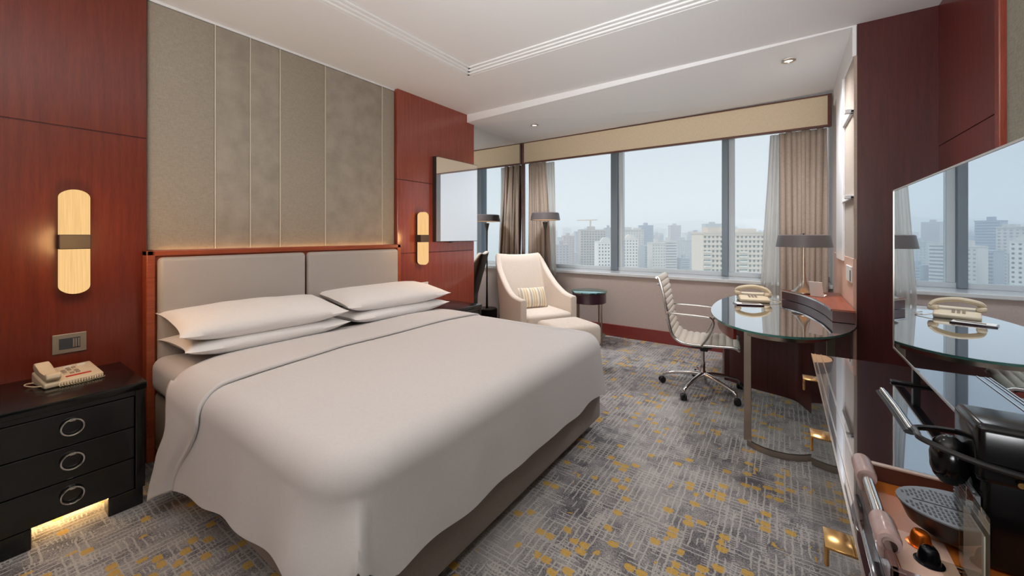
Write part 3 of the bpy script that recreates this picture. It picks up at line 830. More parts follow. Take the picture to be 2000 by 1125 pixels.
# ottoman
t = thing('ottoman', 'low cream upholstered ottoman standing in front of the armchair', 'ottoman', (-1.79, 3.58, 0), math.radians(-30))
def oto(bm):
    box(bm, -.23, .23, -.25, .25, .20, .42, .05, 5)
b = MB(); oto(b)
bmesh.ops.subdivide_edges(b, edges=[e for e in b.edges if e.calc_length() > .2], cuts=7, use_grid_fill=True)
for v_ in b.verts:
    if v_.co.z > .40: v_.co.z -= .022 * math.exp(-(v_.co.x ** 2 + v_.co.y ** 2) / .0018) - .012 * (1 - (v_.co.x / .23) ** 2) * (1 - (v_.co.y / .25) ** 2)
obj('padded_top', b, 'armcream', t, 60, local=True)
b = MB(); box(b, -.22, .22, -.24, .24, .14, .21, .01); obj('frame', b, 'armcream', t, local=True)
b = MB(); lathe(b, [(.004, .414), (.012, .416), (.010, .421), (.002, .422)], 0, 0, 14); obj('button', b, 'armcream', t, local=True)
for sx in (-.18, .18):
    for sy in (-.2, .2):
        b = MB(); lathe(b, [(.012, 0), (.018, .145)], sx, sy, 12); obj('leg', b, 'wood_dark', t, local=True)

# side table
t = thing('side_table', 'round plum side table with teal glass top and thin metal legs', 'side table', (-1.93, 4.42, 0))
b = MB(); lathe(b, [(.205, .612), (.21, .615), (.21, .628), (.205, .630)], n=48); obj('glass_top', b, 'tealglass', t, True, local=True)
b = MB(); lathe(b, [(.195, .49), (.200, .495), (.200, .607), (.195, .612)], n=48); obj('drum', b, 'plum', t, True, local=True)
for k in range(4):
    a = PI / 4 + k * PI / 2 + .5; x, y = .185 * cos(a), .185 * sin(a)
    b = MB(); box(b, x - .008, x + .008, y - .008, y + .008, 0, .49); obj('leg', b, 'steel', t, local=True)
b = MB(); pts = [(.185 * cos(2 * PI * k / 40), .185 * sin(2 * PI * k / 40), .10) for k in range(40)]; tube(b, pts, .006, 6, closed=True); obj('lower_ring', b, 'steel', t, True, local=True)
b = MB(); lathe(b, [(.178, .096), (.178, .101)], n=40); obj('lower_shelf', b, 'tealglass', t, local=True)

# floor lamp
t = thing('floor_lamp', 'tall slim dark floor lamp with flat drum shade in front of the left curtain', 'floor lamp', (-2.62, 4.56, 0))
b = MB(); lathe(b, [(.145, 0), (.15, .01), (.15, .21), (.14, .22)], n=40); obj('base', b, 'bronze', t, True, local=True)
b = MB(); lathe(b, [(.026, .20), (.018, .24), (.012, .5), (.010, 1.1), (.013, 1.36), (.034, 1.46), (.036, 1.475)], n=20); obj('pole', b, 'bronze', t, True, local=True)
b = MB(); lathe(b, [(.198, 1.498), (.182, 1.59), (.170, 1.598), (.168, 1.592), (.180, 1.585), (.194, 1.500)], n=48, caps=False); lathe(b, [(.171, 1.594), (.171, 1.597)], n=48); obj('lamp_shade', b, 'shade', t, True, local=True)
b = MB(); lathe(b, [(.188, 1.503), (.188, 1.506)], n=40); obj('diffuser', b, 'bulb', t, local=True)

# ------------------------------------------------------------------ desk
ZG = .73
DX, DY, DA, DB = -.035, 3.62, .44, .93
def ell(k, inset=0.0, n=2.15):
    a = 2 * PI * k; c_, s_ = cos(a), sin(a)
    x = math.copysign(abs(c_) ** (2 / n), c_) * (DA - inset); y = math.copysign(abs(s_) ** (2 / n), s_) * (DB - inset)
    return (min(DX + x, BR - .014), DY + y)
desk = thing('desk', 'oval glass topped writing desk with curved dark wood panel and steel band legs', 'desk', (0, 3.6, 0))
N = 96
gb = MB(); prism(gb, [ell(k / N) for k in range(N)], ZG - .012, ZG); gt = obj('glass_top', gb, 'deskglass', desk)
b = MB()
O = [ell(k / N, -.0008) for k in range(N)]; 
L0 = [b.verts.new((x, y, ZG - .0125)) for x, y in O]; L1 = [b.verts.new((x, y, ZG - .001)) for x, y in O]
for i in range(N):
    j = (i + 1) % N
    if O[i][1] < 3.46 or O[i][0] < .2: b.faces.new((L0[i], L0[j], L1[j], L1[i]))
obj('glass_edge', b, 'deskedge', gt)
rf = [(v.x, v.y) for v in spline([(-.015, 4.24, 0), (.10, 4.06, 0), (.175, 3.86, 0), (.235, 3.58, 0), (.262, 3.31, 0)], 6)]
poly = rf + [(BR - .014, 3.30), (BR - .014, 4.25)]
b = MB(); prism(b, poly, ZG + .003, .803); rs = obj('raised_shelf', b, 'wood_dark', desk)
poly2 = [(x - .006, y) for x, y in rf] + [(BR - .014, 3.295), (BR - .014, 4.262)]
b = MB(); prism(b, poly2, .803, .815); obj('shelf_top', b, 'wood_bed', rs, label='reddish polished top of the raised shelf')
b = MB(); strip(b, [(x - .008, y) for x, y in rf], .004, .800, .812); obj('edge_strip', b, 'chrome', rs)
# modesty wall
mp = [(v.x, v.y) for v in spline([(-.455, 4.12, 0), (-.40, 4.0, 0), (-.2, 3.90, 0), (.06, 3.82, 0), (.15, 3.66, 0), (.22, 3.50, 0), (.37, 3.44, 0)], 6)]
b = MB(); strip(b, mp, .03, 0, ZG - .03); obj('modesty_panel', b, 'wood_dark', desk, True)
b = MB(); box(b, -.44, -.30, 3.98, 4.4, 0, ZG - .03, .004); obj('pedestal', b, 'wood_dark', desk)
# apron under the glass
ap = [ell(k / 96, .055) for k in range(46, 64)]
b = MB(); strip(b, ap, .02, ZG - .10, ZG - .014); obj('apron', b, 'wood_red', desk, True)
# steel band: legs and foot rail
fl = [ell(k / 96, .075) for k in range(66, 85)]
b = MB(); strip(b, fl, .012, 0.0, .035); obj('foot_rail', b, 'steel', desk, True)
b = MB(); strip(b, fl, .012, ZG - .05, ZG - .014); obj('top_rail', b, 'steel', desk, True)
for k in (0, -1):
    x, y = fl[k]; b = MB(); box(b, x - .02, x + .02, y - .006, y + .006, .03, ZG - .02, .002); obj('leg', b, 'steel', desk)
# things on the desk
t = thing('table_lamp', 'dark wide drum shaded table lamp with trumpet foot on the raised desk shelf', 'table lamp', (.135, 4.08, .815))
b = MB(); lathe(b, [(.075, 0), (.085, .004), (.085, .012), (.06, .03), (.035, .06), (.020, .10), (.012, .16), (.010, .40)], n=32); obj('foot_and_stem', b, 'steel', t, True, local=True)
b = MB(); lathe(b, [(.195, .385), (.178, .482), (.165, .487), (.163, .48), (.176, .474), (.191, .387)], n=56, caps=False); lathe(b, [(.166, .483), (.166, .486)], n=56); obj('lamp_shade', b, 'shade', t, True, local=True)
b = MB(); lathe(b, [(.186, .392), (.186, .395)], n=40); obj('diffuser', b, 'bulb', t, local=True)
b = MB(); lathe(b, [(.006, .485), (.006, .497), (.001, .50)], n=12); obj('finial', b, 'bronze', t, local=True)
light('table_lamp_light', 'POINT', (.135, 4.08, 1.16), 4.0, (1, .66, .4), shadow_soft_size=.004)
b = MB(); box(b, -.045, .045, -.002, .002, 0, .12, 0); box(b, -.045, .045, .0, .05, 0, .003, 0)
bmesh.ops.rotate(b, verts=b.verts, cent=(0, 0, 0), matrix=Matrix.Rotation(.25, 3, 'X'))
o = obj('note_card', b, 'paper', None); o.location = (.215, 3.90, .817); o.rotation_euler = (0, 0, -.45); tag(o, 'upright white folded note card leaning beside the table lamp', 'card')
def desk_phone():
    t = thing('telephone', 'beige telephone with arched handset at the far edge of the glass desk', 'telephone', (-.22, 3.96, ZG), math.radians(-75))
    b = MB(); q = bmesh.new(); bmesh.ops.create_cube(q, size=1)
    for v_ in q.verts:
        X = -.09 if v_.co.x < 0 else .09; Y = -.11 if v_.co.y < 0 else .11; Z = 0 if v_.co.z < 0 else (.07 if v_.co.x < 0 else .03); v_.co = Vector((X, Y, Z))
    bmesh.ops.bevel(q, geom=list(q.edges), offset=.01, segments=3, affect='EDGES', profile=.5); merge(b, q); obj('base', b, 'phone', t, True, local=True)
    b = MB()
    pts = spline([(-.04, -.115, .085), (-.02, -.09, .11), (-.01, 0, .125), (-.01, .09, .105), (0, .125, .07)], 8)
    tube(b, pts, .017, 10, sx=1.3); 
    box(b, -.06, .0, -.135, -.085, .05, .085, .012); box(b, -.04, .02, .085, .14, .04, .078, .012); obj('handset', b, 'phone', t, True, local=True)
    for i in range(3):
        for j in range(3):
            x = .0 + j * .022; z = .07 - (x + .09) * .222
            b = MB(); box(b, x - .007, x + .007, -.04 + i * .024, -.024 + i * .024, z - .004, z + .005, .002); obj('key', b, 'phonegrey', t, local=True)
    pts = spline([(.05, .11, .02), (.08, .16, .008), (.02, .20, .008), (-.08, .17, .008)], 8)
    b = MB(); tube(b, pts, .003, 6); obj('cord', b, 'phone', t, True, local=True)
desk_phone()
b = MB(); box(b, -.10, .10, -.055, .055, 0, .008, .002); o = obj('notepad', b, 'plum', None); o.location = (-.24, 3.74, ZG + .0005); o.rotation_euler = (0, 0, math.radians(20)); tag(o, 'flat dark notepad lying on the glass desk in front of the phone', 'notepad')
b = MB(); box(b, -.092, .092, -.05, .05, .008, .0095, 0); obj('top_sheet', b, 'paper', o, local=True)
b = MB(); tube(b, [(-.07, 0, 0), (.05, 0, 0), (.07, 0, 0)], [.0045, .0045, .0015], 10); o2 = obj('pen', b, 'steel', None, True); o2.location = (-.22, 3.735, ZG + .0145); o2.rotation_euler = (0, 0, math.radians(28)); tag(o2, 'slim pen lying across the notepad on the desk', 'pen')

# ------------------------------------------------------------------ office chair
def office_chair():
    t = thing('office_chair', 'cream ribbed leather swivel chair with chrome frame and five wheels at the glass desk', 'office chair', (-.56, 3.62, 0), math.radians(6))
    prof = spline([(.265, 0, .418), (.22, 0, .438), (.10, 0, .432), (-.03, 0, .425), (-.14, 0, .432), (-.205, 0, .475), (-.235, 0, .55), (-.258, 0, .68), (-.285, 0, .82), (-.315, 0, .93), (-.328, 0, .955)], 9)
    # padded sling with ribs
    b = MB(); n = len(prof)
    s_len = [0]
    for a, c in zip(prof, prof[1:]): s_len.append(s_len[-1] + (c - a).length)
    tot_ = s_len[-1]; rib = tot_ / 20
    rings = []
    fine = 200
    def at(s):
        for i in range(n - 1):
            if s <= s_len[i + 1] or i == n - 2:
                q = (s - s_len[i]) / (s_len[i + 1] - s_len[i]); return prof[i].lerp(prof[i + 1], q), (prof[i + 1] - prof[i]).normalized()
    for i in range(fine + 1):
        s = tot_ * i / fine; p_, d = at(s); nr = Vector((d.z, 0, -d.x)); 
        if nr.z < 0 and s < tot_ * .4: nr = -nr
        if s >= tot_ * .4 and nr.x < 0: nr = -nr
        pu = .013 * abs(sin(PI * s / rib)) ** .5
        hwid = .205
        ring = [b.verts.new(p_ + nr * o_ + Vector((0, y, 0))) for y, o_ in ((-hwid, -.004), (-hwid, .004), (-hwid + .03, .006 + pu), (0, .006 + pu), (hwid - .03, .006 + pu), (hwid, .004), (hwid, -.004), (0, -.008))]
        rings.append(ring)
    for A, B in zip(rings, rings[1:]):
        for k in range(8): b.faces.new((A[k], A[(k + 1) % 8], B[(k + 1) % 8], B[k]))
    b.faces.new(rings[0]); b.faces.new(rings[-1]); obj('ribbed_sling', b, 'chairleather', t, 50, local=True)
    for sy in (-1, 1):
        b = MB(); tube(b, [(p_.x, sy * .212, p_.z - .004) for p_ in prof], .011, 8, sx=.8); obj('side_rail', b, 'chrome', t, True, local=True)
        pts = spline([(-.262, sy * .222, .66), (-.20, sy * .245, .665), (.02, sy * .25, .66), (.075, sy * .25, .645), (.085, sy * .248, .60), (.05, sy * .235, .50), (.0, sy * .218, .42)], 7)
        b = MB(); tube(b, pts, .009, 8); obj('armrest', b, 'chrome', t, True, local=True)
    for (x, z) in ((-.245, .60), (-.325, .945), (.02, .415)):
        b = MB(); tube(b, [(x - .012, -.212, z), (x - .03, 0, z - .012), (x - .012, .212, z)], .009, 8); obj('crossbar', b, 'chrome', t, True, local=True)
    b = MB(); tube(b, spline([(-.30, -.10, .88), (-.345, -.09, .87), (-.35, 0, .87), (-.345, .09, .87), (-.30, .10, .88)], 5), .006, 8); obj('back_handle', b, 'chrome', t, True, local=True)
    b = MB(); box(b, -.09, .07, -.05, .05, .355, .415, .01); box(b, -.02, .04, -.035, .035, .33, .36, .008); obj('tilt_mechanism', b, 'blackplastic', t, local=True)
    b = MB(); tube(b, [(.05, .02, .375), (.16, .04, .362), (.18, .04, .35)], .006, 8); obj('height_lever', b, 'blackplastic', t, True, local=True)
    b = MB(); lathe(b, [(.014, .16), (.014, .36)], n=16); lathe(b, [(.025, .075), (.03, .09), (.028, .15), (.019, .165), (.019, .24)], n=20); obj('gas_column', b, 'chrome', t, True, local=True)
    for k in range(5):
        a = 2 * PI * k / 5 + math.radians(176); c_, s_ = cos(a), sin(a)
        b = MB(); pts = [(r_ * c_, r_ * s_, z) for r_, z in ((.0, .135), (.08, .132), (.20, .112), (.29, .088), (.312, .075), (.318, .055))]
        tube(b, pts, [.021, .018, .014, .012, .011, .008], 10); lg = obj('base_arm', b, 'chrome', t, True, local=True)
        b = MB(); cx_, cyy = .325 * c_ - .0, .325 * s_
        for sg in (-1, 1):
            q = bmesh.new(); bmesh.ops.create_cone(q, segments=20, radius1=.026, radius2=.026, depth=.018, cap_ends=True)
            bmesh.ops.bevel(q, geom=list(q.edges), offset=.003, segments=1, affect='EDGES')
            merge(b, q, Matrix.Translation((cx_, cyy, .026)) @ Matrix.Rotation(a + .7, 4, 'Z') @ Matrix.Translation((0, sg * .013, 0)) @ Matrix.Rotation(PI / 2, 4, 'X'))
        q = bmesh.new(); bmesh.ops.create_uvsphere(q, u_segments=14, v_segments=8, radius=.021); merge(b, q, Matrix.Translation((cx_, cyy, .038)))
        obj('caster', b, 'blackplastic', lg, 40, local=True)
    return t
office_chair()

# ------------------------------------------------------------------ television cabinet
X0 = .105; YE = 2.29; ZK = .75
k = thing('television_cabinet', 'long polished black cabinet with brass edge pulls running below the television', 'cabinet', (.45, 1.0, 0))
b = MB(); box(b, X0 + .02, RW - .036, -1.2, YE - .004, .0, ZK - .02); obj('body', b, 'black', k)
b = MB(); box(b, X0 + .036, RW - .036, -1.2, YE, ZK - .02, ZK - .001); obj('top', b, 'blackgloss', k)
yd = [YE - .002, 1.66, 1.12, .55, -.1]
for a, c in zip(yd, yd[1:]):
    b = MB(); box(b, X0, X0 + .02, c + .0015, a - .0015, .045, ZK - .004, .0008, 1); obj('door', b, 'blackfront', k)
for (x0_, x1_) in ((X0 - .001, X0 + .003), (X0 + .012, X0 + .015), (X0 + .033, X0 + .037)):
    b = MB(); box(b, x0_, x1_, -1.2, YE, ZK - .003, ZK + .001); obj('edge_strip', b, 'chrome', k)
b = MB(); box(b, X0 + .003, X0 + .033, -1.2, YE, ZK - .012, ZK - .001); obj('edge_band', b, 'blackgloss', k)
for yy in (1.93, 1.40, .93):
    b = MB(); box(b, X0 - .044, X0 + .002, yy - .03, yy + .03, ZK - .014, ZK - .009, .001); box(b, X0 - .044, X0 - .036, yy - .006, yy + .006, ZK - .062, ZK - .012, .003)
    obj('edge_pull', b, 'brass', k, True)

# television
tv = thing('television', 'large flat television with thin silver bezel reflecting the window', 'television', (.40, 1.68, ZK))
TX, TY0, TY1, TZ0, TZ1 = .379, 1.09, 2.27, .824, 1.487
b = MB(); box(b, TX + .002, TX + .03, TY0, TY1, TZ0, TZ1, .003); box(b, TX + .03, TX + .06, TY0 + .2, TY1 - .2, TZ0 + .05, TZ1 - .2, .01); obj('body', b, 'blackplastic', tv)
b = MB(); box(b, TX, TX + .002, TY0 + .004, TY1 - .004, TZ0 + .006, TZ1 - .004); obj('screen', b, 'tv', tv)
b = MB()
for (a, c, d, e) in ((TY0, TY1, TZ1 - .004, TZ1 + .001), (TY0, TY1, TZ0 - .001, TZ0 + .006), (TY1 - .004, TY1 + .001, TZ0, TZ1), (TY0, TY0 + .004, TZ0, TZ1)):
    box(b, TX - .002, TX + .006, a, c, d, e)
obj('bezel', b, 'steel', tv)
for yy in (1.35, 2.02):
    b = MB(); box(b, TX - .05, TX + .12, yy - .012, yy + .012, ZK, ZK + .008, .002); box(b, TX + .008, TX + .028, yy - .012, yy + .012, ZK + .006, TZ0 + .01, .002); obj('stand_foot', b, 'blackplastic', tv)

# leather tray
TR = [.134, .56, .815, 1.172]
ty = thing('serving_tray', 'brown leather tray with rolled handle holding the coffee machine on the black cabinet', 'tray', (.3, 1.0, ZK))
b = MB(); box(b, TR[0], TR[1], TR[2], TR[3], ZK, ZK + .010, .002); obj('tray_base', b, 'brownleather', ty)
b = MB(); box(b, TR[0] + .012, TR[1] - .012, TR[2] + .012, TR[3] - .012, ZK + .010, ZK + .013, 0); obj('amber_lining', b, 'orange', ty, label='smooth amber brown leather lining')
b = MB(); box(b, TR[0], TR[1], TR[3] - .010, TR[3], ZK + .008, ZK + .045, .002); box(b, TR[0], TR[1], TR[2], TR[2] + .010, ZK + .008, ZK + .045, .002)
box(b, TR[0], TR[0] + .01, TR[2], TR[3], ZK + .008, ZK + .045, .002); box(b, TR[1] - .01, TR[1], TR[2], TR[3], ZK + .008, ZK + .045, .002); obj('tray_wall', b, 'brownleather', ty)
b = MB(); box(b, TR[0], TR[1], TR[3] - .011, TR[3] + .001, ZK + .044, ZK + .048, .001); obj('rim_strip', b, 'ledge', ty)
hx, hz = .140, ZK + .052
b = MB(); tube(b, [(hx, .86, hz), (hx, 1.16, hz)], .009, 16); hd = obj('handle_bar', b, 'chrome', ty, True)
for (a, c) in ((.868, .935), (1.075, 1.152)):
    b = MB(); n = 10; pts = [(hx, a + (c - a) * i / n, hz) for i in range(n + 1)]; tube(b, pts, [.0155] + [.0172 + .0006 * sin(i * 2.4) for i in range(n - 1)] + [.0155], 18)
    box(b, hx - .012, hx + .004, a + .004, c - .004, ZK + .02, hz - .004, .004)
    obj('leather_wrap', b, 'pinkleather', hd, 60)

# coffee machine
cm = thing('coffee_machine', 'glossy black capsule coffee machine with raised lever and ribbed drip tray', 'coffee machine', (.35, 1.0, ZK + .013))
ZB = ZK + .0135
b = MB(); box(b, .262, .53, .95, 1.052, ZB, ZK + .215, .012, 3); box(b, .255, .53, .947, 1.055, ZK + .15, ZK + .245, .012, 4); obj('body', b, 'machine', cm, 50)
b = MB(); lathe(b, [(.012, ZK + .118), (.020, ZK + .128), (.024, ZK + .14), (.025, ZK + .165), (.020, ZK + .188), (.008, ZK + .198)], .238, 1.0, 24); obj('capsule_head', b, 'machine', cm, 50)
# lever: u-shaped loop with a handle running forward
b = MB()
loop = [( .262 - .02 + .0, 0, 0)]
pts = spline([(.40, .942, ZK + .172), (.27, .944, ZK + .182), (.205, .975, ZK + .190), (.198, 1.0, ZK + .192), (.205, 1.03, ZK + .192), (.27, 1.06, ZK + .188), (.34, 1.06, ZK + .18)], 8)
tube(b, pts, .0052, 8); obj('lever_ring', b, 'blackplastic', cm, True)
for dz, off, mt in ((0, 0.0, 'blackplastic'), (.0075, 0.0, 'chrome')):
    b = MB(); pts = [(.197 - .003, 1.02, ZK + .184 + dz), (.19, 1.12, ZK + .189 + dz), (.182, 1.205, ZK + .196 + dz)]
    tube(b, pts, .005 if dz == 0 else .0018, 8, sx=2.2); obj('lever_arm', b, mt, cm, True)
# drip tray: half oval bowl with a slotted grid
b = MB()
def oval(f, cx_=.262, cy_=1.0, a=.090, c=.064, n=20): return [(cx_ - a * f * sin(PI * k / n), cy_ - c * f * cos(PI * k / n)) for k in range(n + 1)]
zs_ = [(.30, ZB + .004), (.62, ZB + .012), (.86, ZB + .026), (1.0, ZB + .056)]
rr = [[b.verts.new((x, y, z)) for x, y in oval(f)] for f, z in zs_]
for A, B in zip(rr, rr[1:]):
    for i in range(20): b.faces.new((A[i], A[i + 1], B[i + 1], B[i]))
b.faces.new(rr[0]); b.faces.new(rr[-1])
for A, B in zip(rr, rr[1:]): b.faces.new((A[0], B[0], B[-1], A[-1]))
dt = obj('drip_tray', b, 'blackplastic', cm, 50)
b = MB(); prism(b, oval(1.02), ZB + .056, ZB + .0585); obj('grid_plate', b, 'grid', dt)
b = MB()
for i in range(13):
    x = .256 - i * .0062
    hw_ = .062 * math.sqrt(max(0, 1 - ((.262 - x) / .090) ** 2)) - .007
    y = -hw_
    while y < hw_ - .006:
        if abs(y + .004) > .007: box(b, x - .0017, x + .0017, 1 + y, 1 + y + .0075, ZB + .0584, ZB + .0590)
        y += .0115
box(b, .192, .258, .9985, 1.0015, ZB + .0584, ZB + .0592)
o = obj('grid_slots', b, 'blackplastic', dt); o['kind'] = 'stuff'
b = MB(); box(b, .256, .262, .955, 1.047, ZB + .05, ZK + .125, 0); 
for i in range(11): box(b, .2535, .2565, .957, 1.045, ZB + .053 + i * .0062, ZB + .0562 + i * .0062)
obj('ribbed_back', b, 'grid', cm)
b = MB(); tube(b, [(.30, .944, ZK + .165), (.30, .9385, ZK + .165)], .0045, 10); obj('lever_stud', b, 'brass', cm); 

# card with capsules, sign holder
b = MB(); box(b, (.155), .228, .84, .985, ZB, ZB + .0015); o = obj('tasting_card', b, 'pinkcard', None); tag(o, 'pale pink card lying in the tray beside the coffee capsules', 'card')
for (x, y, m_, lb) in ((.194, .958, 'capsule', 'copper orange coffee capsule standing on the pink card'), (.195, .915, 'capsuleblack', 'shiny black coffee capsule in front of the orange one')):
    zc0 = ZB + (.0016 if m_ == 'x' else .0016)
    b = MB(); lathe(b, [(.0185, 0), (.0187, .0012), (.0150, .002), (.0118, .019), (.0095, .0235), (.006, .025), (.002, .0255)], n=28); o = obj('coffee_capsule', b, m_, None, 45); o.location = (x, y, zc0); tag(o, lb, 'coffee capsule')
sg = thing('sign_holder', 'clear acrylic sign holder with a blank card standing in the tray', 'sign holder', (.236, .886, ZB))
b = MB(); box(b, -.004, .004, -.045, .045, 0, .135, .001); obj('acrylic_slab', b, 'acrylic', sg, local=True)
b = MB(); box(b, -.0008, .0008, -.04, .038, .006, .105); obj('insert_card', b, 'paper', sg, local=True)
b = MB(); box(b, -.03, .03, -.045, .045, 0, .003, .001); obj('foot_plate', b, 'acrylic', sg, local=True)

# ------------------------------------------------------------------ the city beyond the window
def citymat(name, c):
    return plain(name, c, .9, var=.04, scale=.2)
BM = {}
def cm_(c):
    if c not in BM: BM[c] = citymat('facade_%d_%d_%d' % c, srgb(*c))
    return BM[c]
RAYD = (-.5696, .8219); RAYR = (.8219, .5696)
def place(u, dist):
    t = (u - 1000) / 766; return (dist * (RAYD[0] + RAYR[0] * t), dist * (RAYD[1] + RAYR[1] * t))
GZ = -110.0
taken0 = []
def building(label, u0, u1, vtop, dist, wall, glassc, cell=3.2, wfrac=.5, hfrac=.5, depth=16, style='punch', group=None, roof='parapet', nm='apartment_tower', zbase=GZ):
    (xa, ya), (xb, yb) = place(u0, dist), place(u1, dist)
    taken0.append((u0, u1, dist))
    w = math.hypot(xb - xa, yb - ya); z1 = CAM_H + dist * (459 - vtop) / 766
    ang = math.atan2(yb - ya, xb - xa)
    t = thing(nm, label, 'building', (xa, ya, zbase), ang, group)
    H = z1 - zbase
    b = MB(); box(b, 0, w, .4, depth, 0, H); obj('core_wall', b, cm_(wall), t, local=True)
    zlo = max(0, (CAM_H - dist * .14) - zbase)
    # windows as recessed dark panes between projecting bands and piers
    nx_ = max(2, int(w / cell)); cw = w / nx_; nz_ = int((H - zlo) / 3.1)
    if nx_ * nz_ > 0:
        b = MB(); box(b, .3, w - .3, .3, .41, zlo, H - 1.5); obj('window_band', b, cm_(glassc), t, local=True)
        b = MB()
        if style in ('punch', 'mixed'):
            for i in range(nx_ + 1):
                x = i * cw; hw_ = cw * (1 - wfrac) / 2; box(b, max(0, x - hw_), min(w, x + hw_), 0, .4, zlo, H)
        for j in range(nz_ + 1):
            z = H - j * 3.1; hh = 3.1 * (1 - hfrac) / 2; box(b, 0, w, 0.02 if style == 'punch' else -.35, .42, max(0, z - hh * 1.3), min(H, z + hh * .7))
        o = obj('facade_grid', b, cm_(wall), t, local=True); o['kind'] = 'stuff'
    b = MB()
    if roof == 'parapet': box(b, -.3, w + .3, -.3, depth, H, H + 1.0); box(b, w * .3, w * .6, 4, 9, H + 1, H + 5)
    elif roof == 'crown':
        box(b, -.4, w + .4, -.5, depth, H, H + 1.2); box(b, w * .1, w * .45, 2, 10, H + 1, H + 4.5); box(b, w * .6, w * .9, 2, 10, H + 1, H + 3.5)
    elif roof == 'arch':
        box(b, -.2, w + .2, -.2, depth, H, H + 1); lathe_ = arc(w / 2, H + 1, w * .32, 4, 0, 180, 14)
        A = [b.verts.new((x, 0, z)) for x, z in lathe_]; B = [b.verts.new((x, 3, z)) for x, z in lathe_]
        b.faces.new(A); b.faces.new(B)
        for i in range(len(A)): b.faces.new((A[i], A[(i + 1) % len(A)], B[(i + 1) % len(A)], B[i]))
    obj('roof', b, cm_(tuple(max(0, c - 12) for c in wall)), t, local=True)
    return t
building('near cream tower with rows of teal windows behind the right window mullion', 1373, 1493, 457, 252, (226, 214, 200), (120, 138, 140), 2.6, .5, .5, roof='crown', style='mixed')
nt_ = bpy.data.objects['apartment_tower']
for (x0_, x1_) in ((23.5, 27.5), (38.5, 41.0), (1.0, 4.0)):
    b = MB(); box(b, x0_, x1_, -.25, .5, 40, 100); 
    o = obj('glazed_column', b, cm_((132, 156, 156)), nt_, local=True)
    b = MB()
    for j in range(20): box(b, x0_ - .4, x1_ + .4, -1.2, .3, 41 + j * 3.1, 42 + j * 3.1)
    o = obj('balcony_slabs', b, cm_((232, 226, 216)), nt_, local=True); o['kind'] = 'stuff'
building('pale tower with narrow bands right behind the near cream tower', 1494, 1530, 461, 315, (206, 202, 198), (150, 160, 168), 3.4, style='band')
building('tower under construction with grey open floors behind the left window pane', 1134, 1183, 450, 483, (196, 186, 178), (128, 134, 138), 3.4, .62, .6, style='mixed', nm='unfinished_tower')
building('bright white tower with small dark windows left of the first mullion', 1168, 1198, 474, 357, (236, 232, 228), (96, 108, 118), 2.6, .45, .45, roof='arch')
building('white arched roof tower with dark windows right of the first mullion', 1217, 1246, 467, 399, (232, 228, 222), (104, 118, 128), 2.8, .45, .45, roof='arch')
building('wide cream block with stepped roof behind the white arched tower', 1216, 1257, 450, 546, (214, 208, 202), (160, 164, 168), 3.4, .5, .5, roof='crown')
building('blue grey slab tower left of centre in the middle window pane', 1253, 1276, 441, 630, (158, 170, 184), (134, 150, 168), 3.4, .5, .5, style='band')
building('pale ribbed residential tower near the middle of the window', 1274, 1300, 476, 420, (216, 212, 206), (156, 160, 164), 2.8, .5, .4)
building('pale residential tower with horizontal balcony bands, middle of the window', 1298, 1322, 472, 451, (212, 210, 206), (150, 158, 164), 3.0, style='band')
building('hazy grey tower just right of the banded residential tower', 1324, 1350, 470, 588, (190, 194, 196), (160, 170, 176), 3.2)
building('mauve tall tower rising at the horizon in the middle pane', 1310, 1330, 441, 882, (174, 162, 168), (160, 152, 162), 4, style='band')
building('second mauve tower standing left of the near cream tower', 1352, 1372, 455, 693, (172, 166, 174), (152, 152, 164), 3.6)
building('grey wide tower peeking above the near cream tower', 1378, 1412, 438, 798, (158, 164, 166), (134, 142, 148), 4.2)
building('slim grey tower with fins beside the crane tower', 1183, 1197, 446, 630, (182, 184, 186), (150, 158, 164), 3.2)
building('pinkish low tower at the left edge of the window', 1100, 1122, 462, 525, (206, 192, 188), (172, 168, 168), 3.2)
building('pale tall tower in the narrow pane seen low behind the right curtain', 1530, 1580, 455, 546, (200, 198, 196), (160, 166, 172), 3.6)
# crane
t = thing('tower_crane', 'thin yellow tower crane rising behind the unfinished tower', 'crane', (*place(1153, 540), GZ))
zc_ = CAM_H + 540 * 29 / 766 - GZ; b = MB(); box(b, -.8, .8, -.8, .8, 0, zc_); obj('mast', b, cm_((206, 178, 140)), t, local=True)
b = MB(); box(b, -20, 10, -.5, .5, zc_ - .4, zc_ + .6); obj('jib', b, cm_((206, 178, 140)), t, local=True)
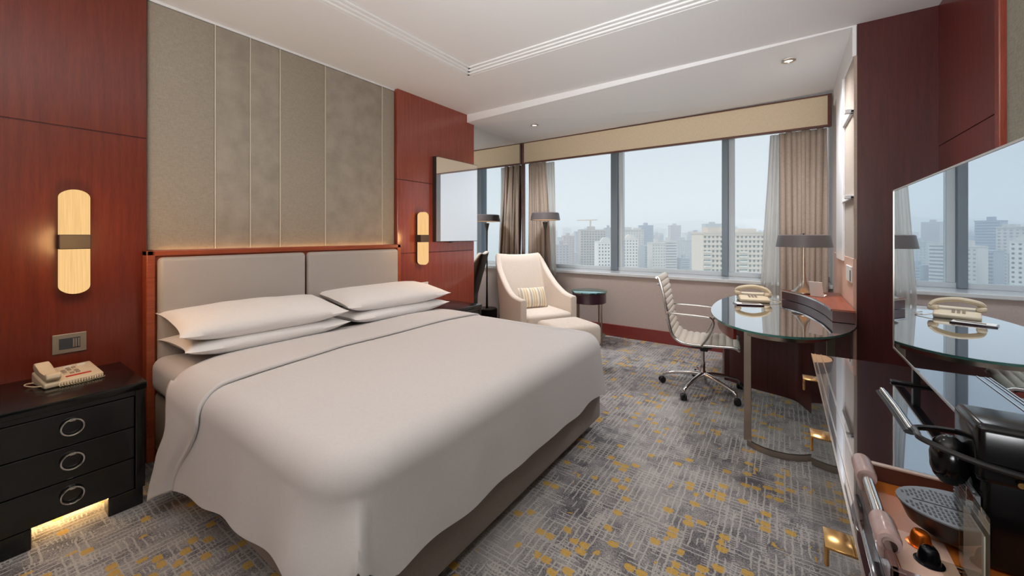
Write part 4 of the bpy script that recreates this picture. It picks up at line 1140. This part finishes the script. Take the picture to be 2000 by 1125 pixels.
# remaining skyline
rnd = random.Random(4)
taken = list(taken0)
def free(u, w_, d):
    for (a, c, e) in taken:
        if abs(d - e) < 52 and u < c + 6 and u + w_ > a - 6: return False
    taken.append((u, u + w_, d)); return True
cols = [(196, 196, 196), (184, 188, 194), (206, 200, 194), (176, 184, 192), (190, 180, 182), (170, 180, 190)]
for i in range(140):
    u = rnd.uniform(760, 1620); d = rnd.choice((800, 950, 1150, 1400, 1700)); wdt = rnd.uniform(14, 30)
    vt = 459 - rnd.uniform(-8, 13)
    d += rnd.uniform(-40, 40)
    if not free(u, wdt, d): continue
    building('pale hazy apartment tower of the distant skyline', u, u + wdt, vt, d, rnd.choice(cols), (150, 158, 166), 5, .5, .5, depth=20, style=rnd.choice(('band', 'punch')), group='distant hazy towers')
for i in range(90):
    u = rnd.uniform(900, 1600); d = rnd.uniform(430, 760); wdt = rnd.uniform(14, 34)
    vt = rnd.uniform(476, 506)
    if not free(u, wdt, d): continue
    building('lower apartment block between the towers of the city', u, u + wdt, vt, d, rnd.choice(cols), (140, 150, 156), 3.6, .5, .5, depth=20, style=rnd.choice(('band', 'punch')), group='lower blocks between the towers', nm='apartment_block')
b = MB(); box(b, -4000, 4000, 30, 5000, GZ - 5, GZ); o = struct('ground_outside', b, cm_((150, 158, 150))); o.name = 'ground'
# hills at the horizon
b = MB(); n = 120
T = [b.verts.new((-3000 + 6000 * i / n, 2600, 60 + 70 * noise.noise(Vector((i * .09, 2, 0))) + 30 * noise.noise(Vector((i * .3, 5, 0))))) for i in range(n + 1)]
B_ = [b.verts.new((-3000 + 6000 * i / n, 2500, GZ)) for i in range(n + 1)]; B2 = [b.verts.new((-3000 + 6000 * i / n, 3400, GZ)) for i in range(n + 1)]
for i in range(n): b.faces.new((B_[i], B_[i + 1], T[i + 1], T[i])); b.faces.new((T[i], T[i + 1], B2[i + 1], B2[i]))
o = struct('hills', b, cm_((150, 160, 158)))
# hazy air over the city (real scattering volume)
b = MB(); box(b, -2500, 2500, 40, 4200, GZ + .5, 260)
vm = bpy.data.materials.new('city_haze'); vm.use_nodes = True; tt = vm.node_tree; tt.nodes.clear()
oo = tt.nodes.new('ShaderNodeOutputMaterial'); sc_ = tt.nodes.new('ShaderNodeVolumeScatter'); sc_.inputs['Color'].default_value = (.93, .96, 1, 1); sc_.inputs['Density'].default_value = .0010; sc_.inputs['Anisotropy'].default_value = 0.0
tt.links.new(sc_.outputs[0], oo.inputs['Volume'])
o = struct('haze', b, vm)
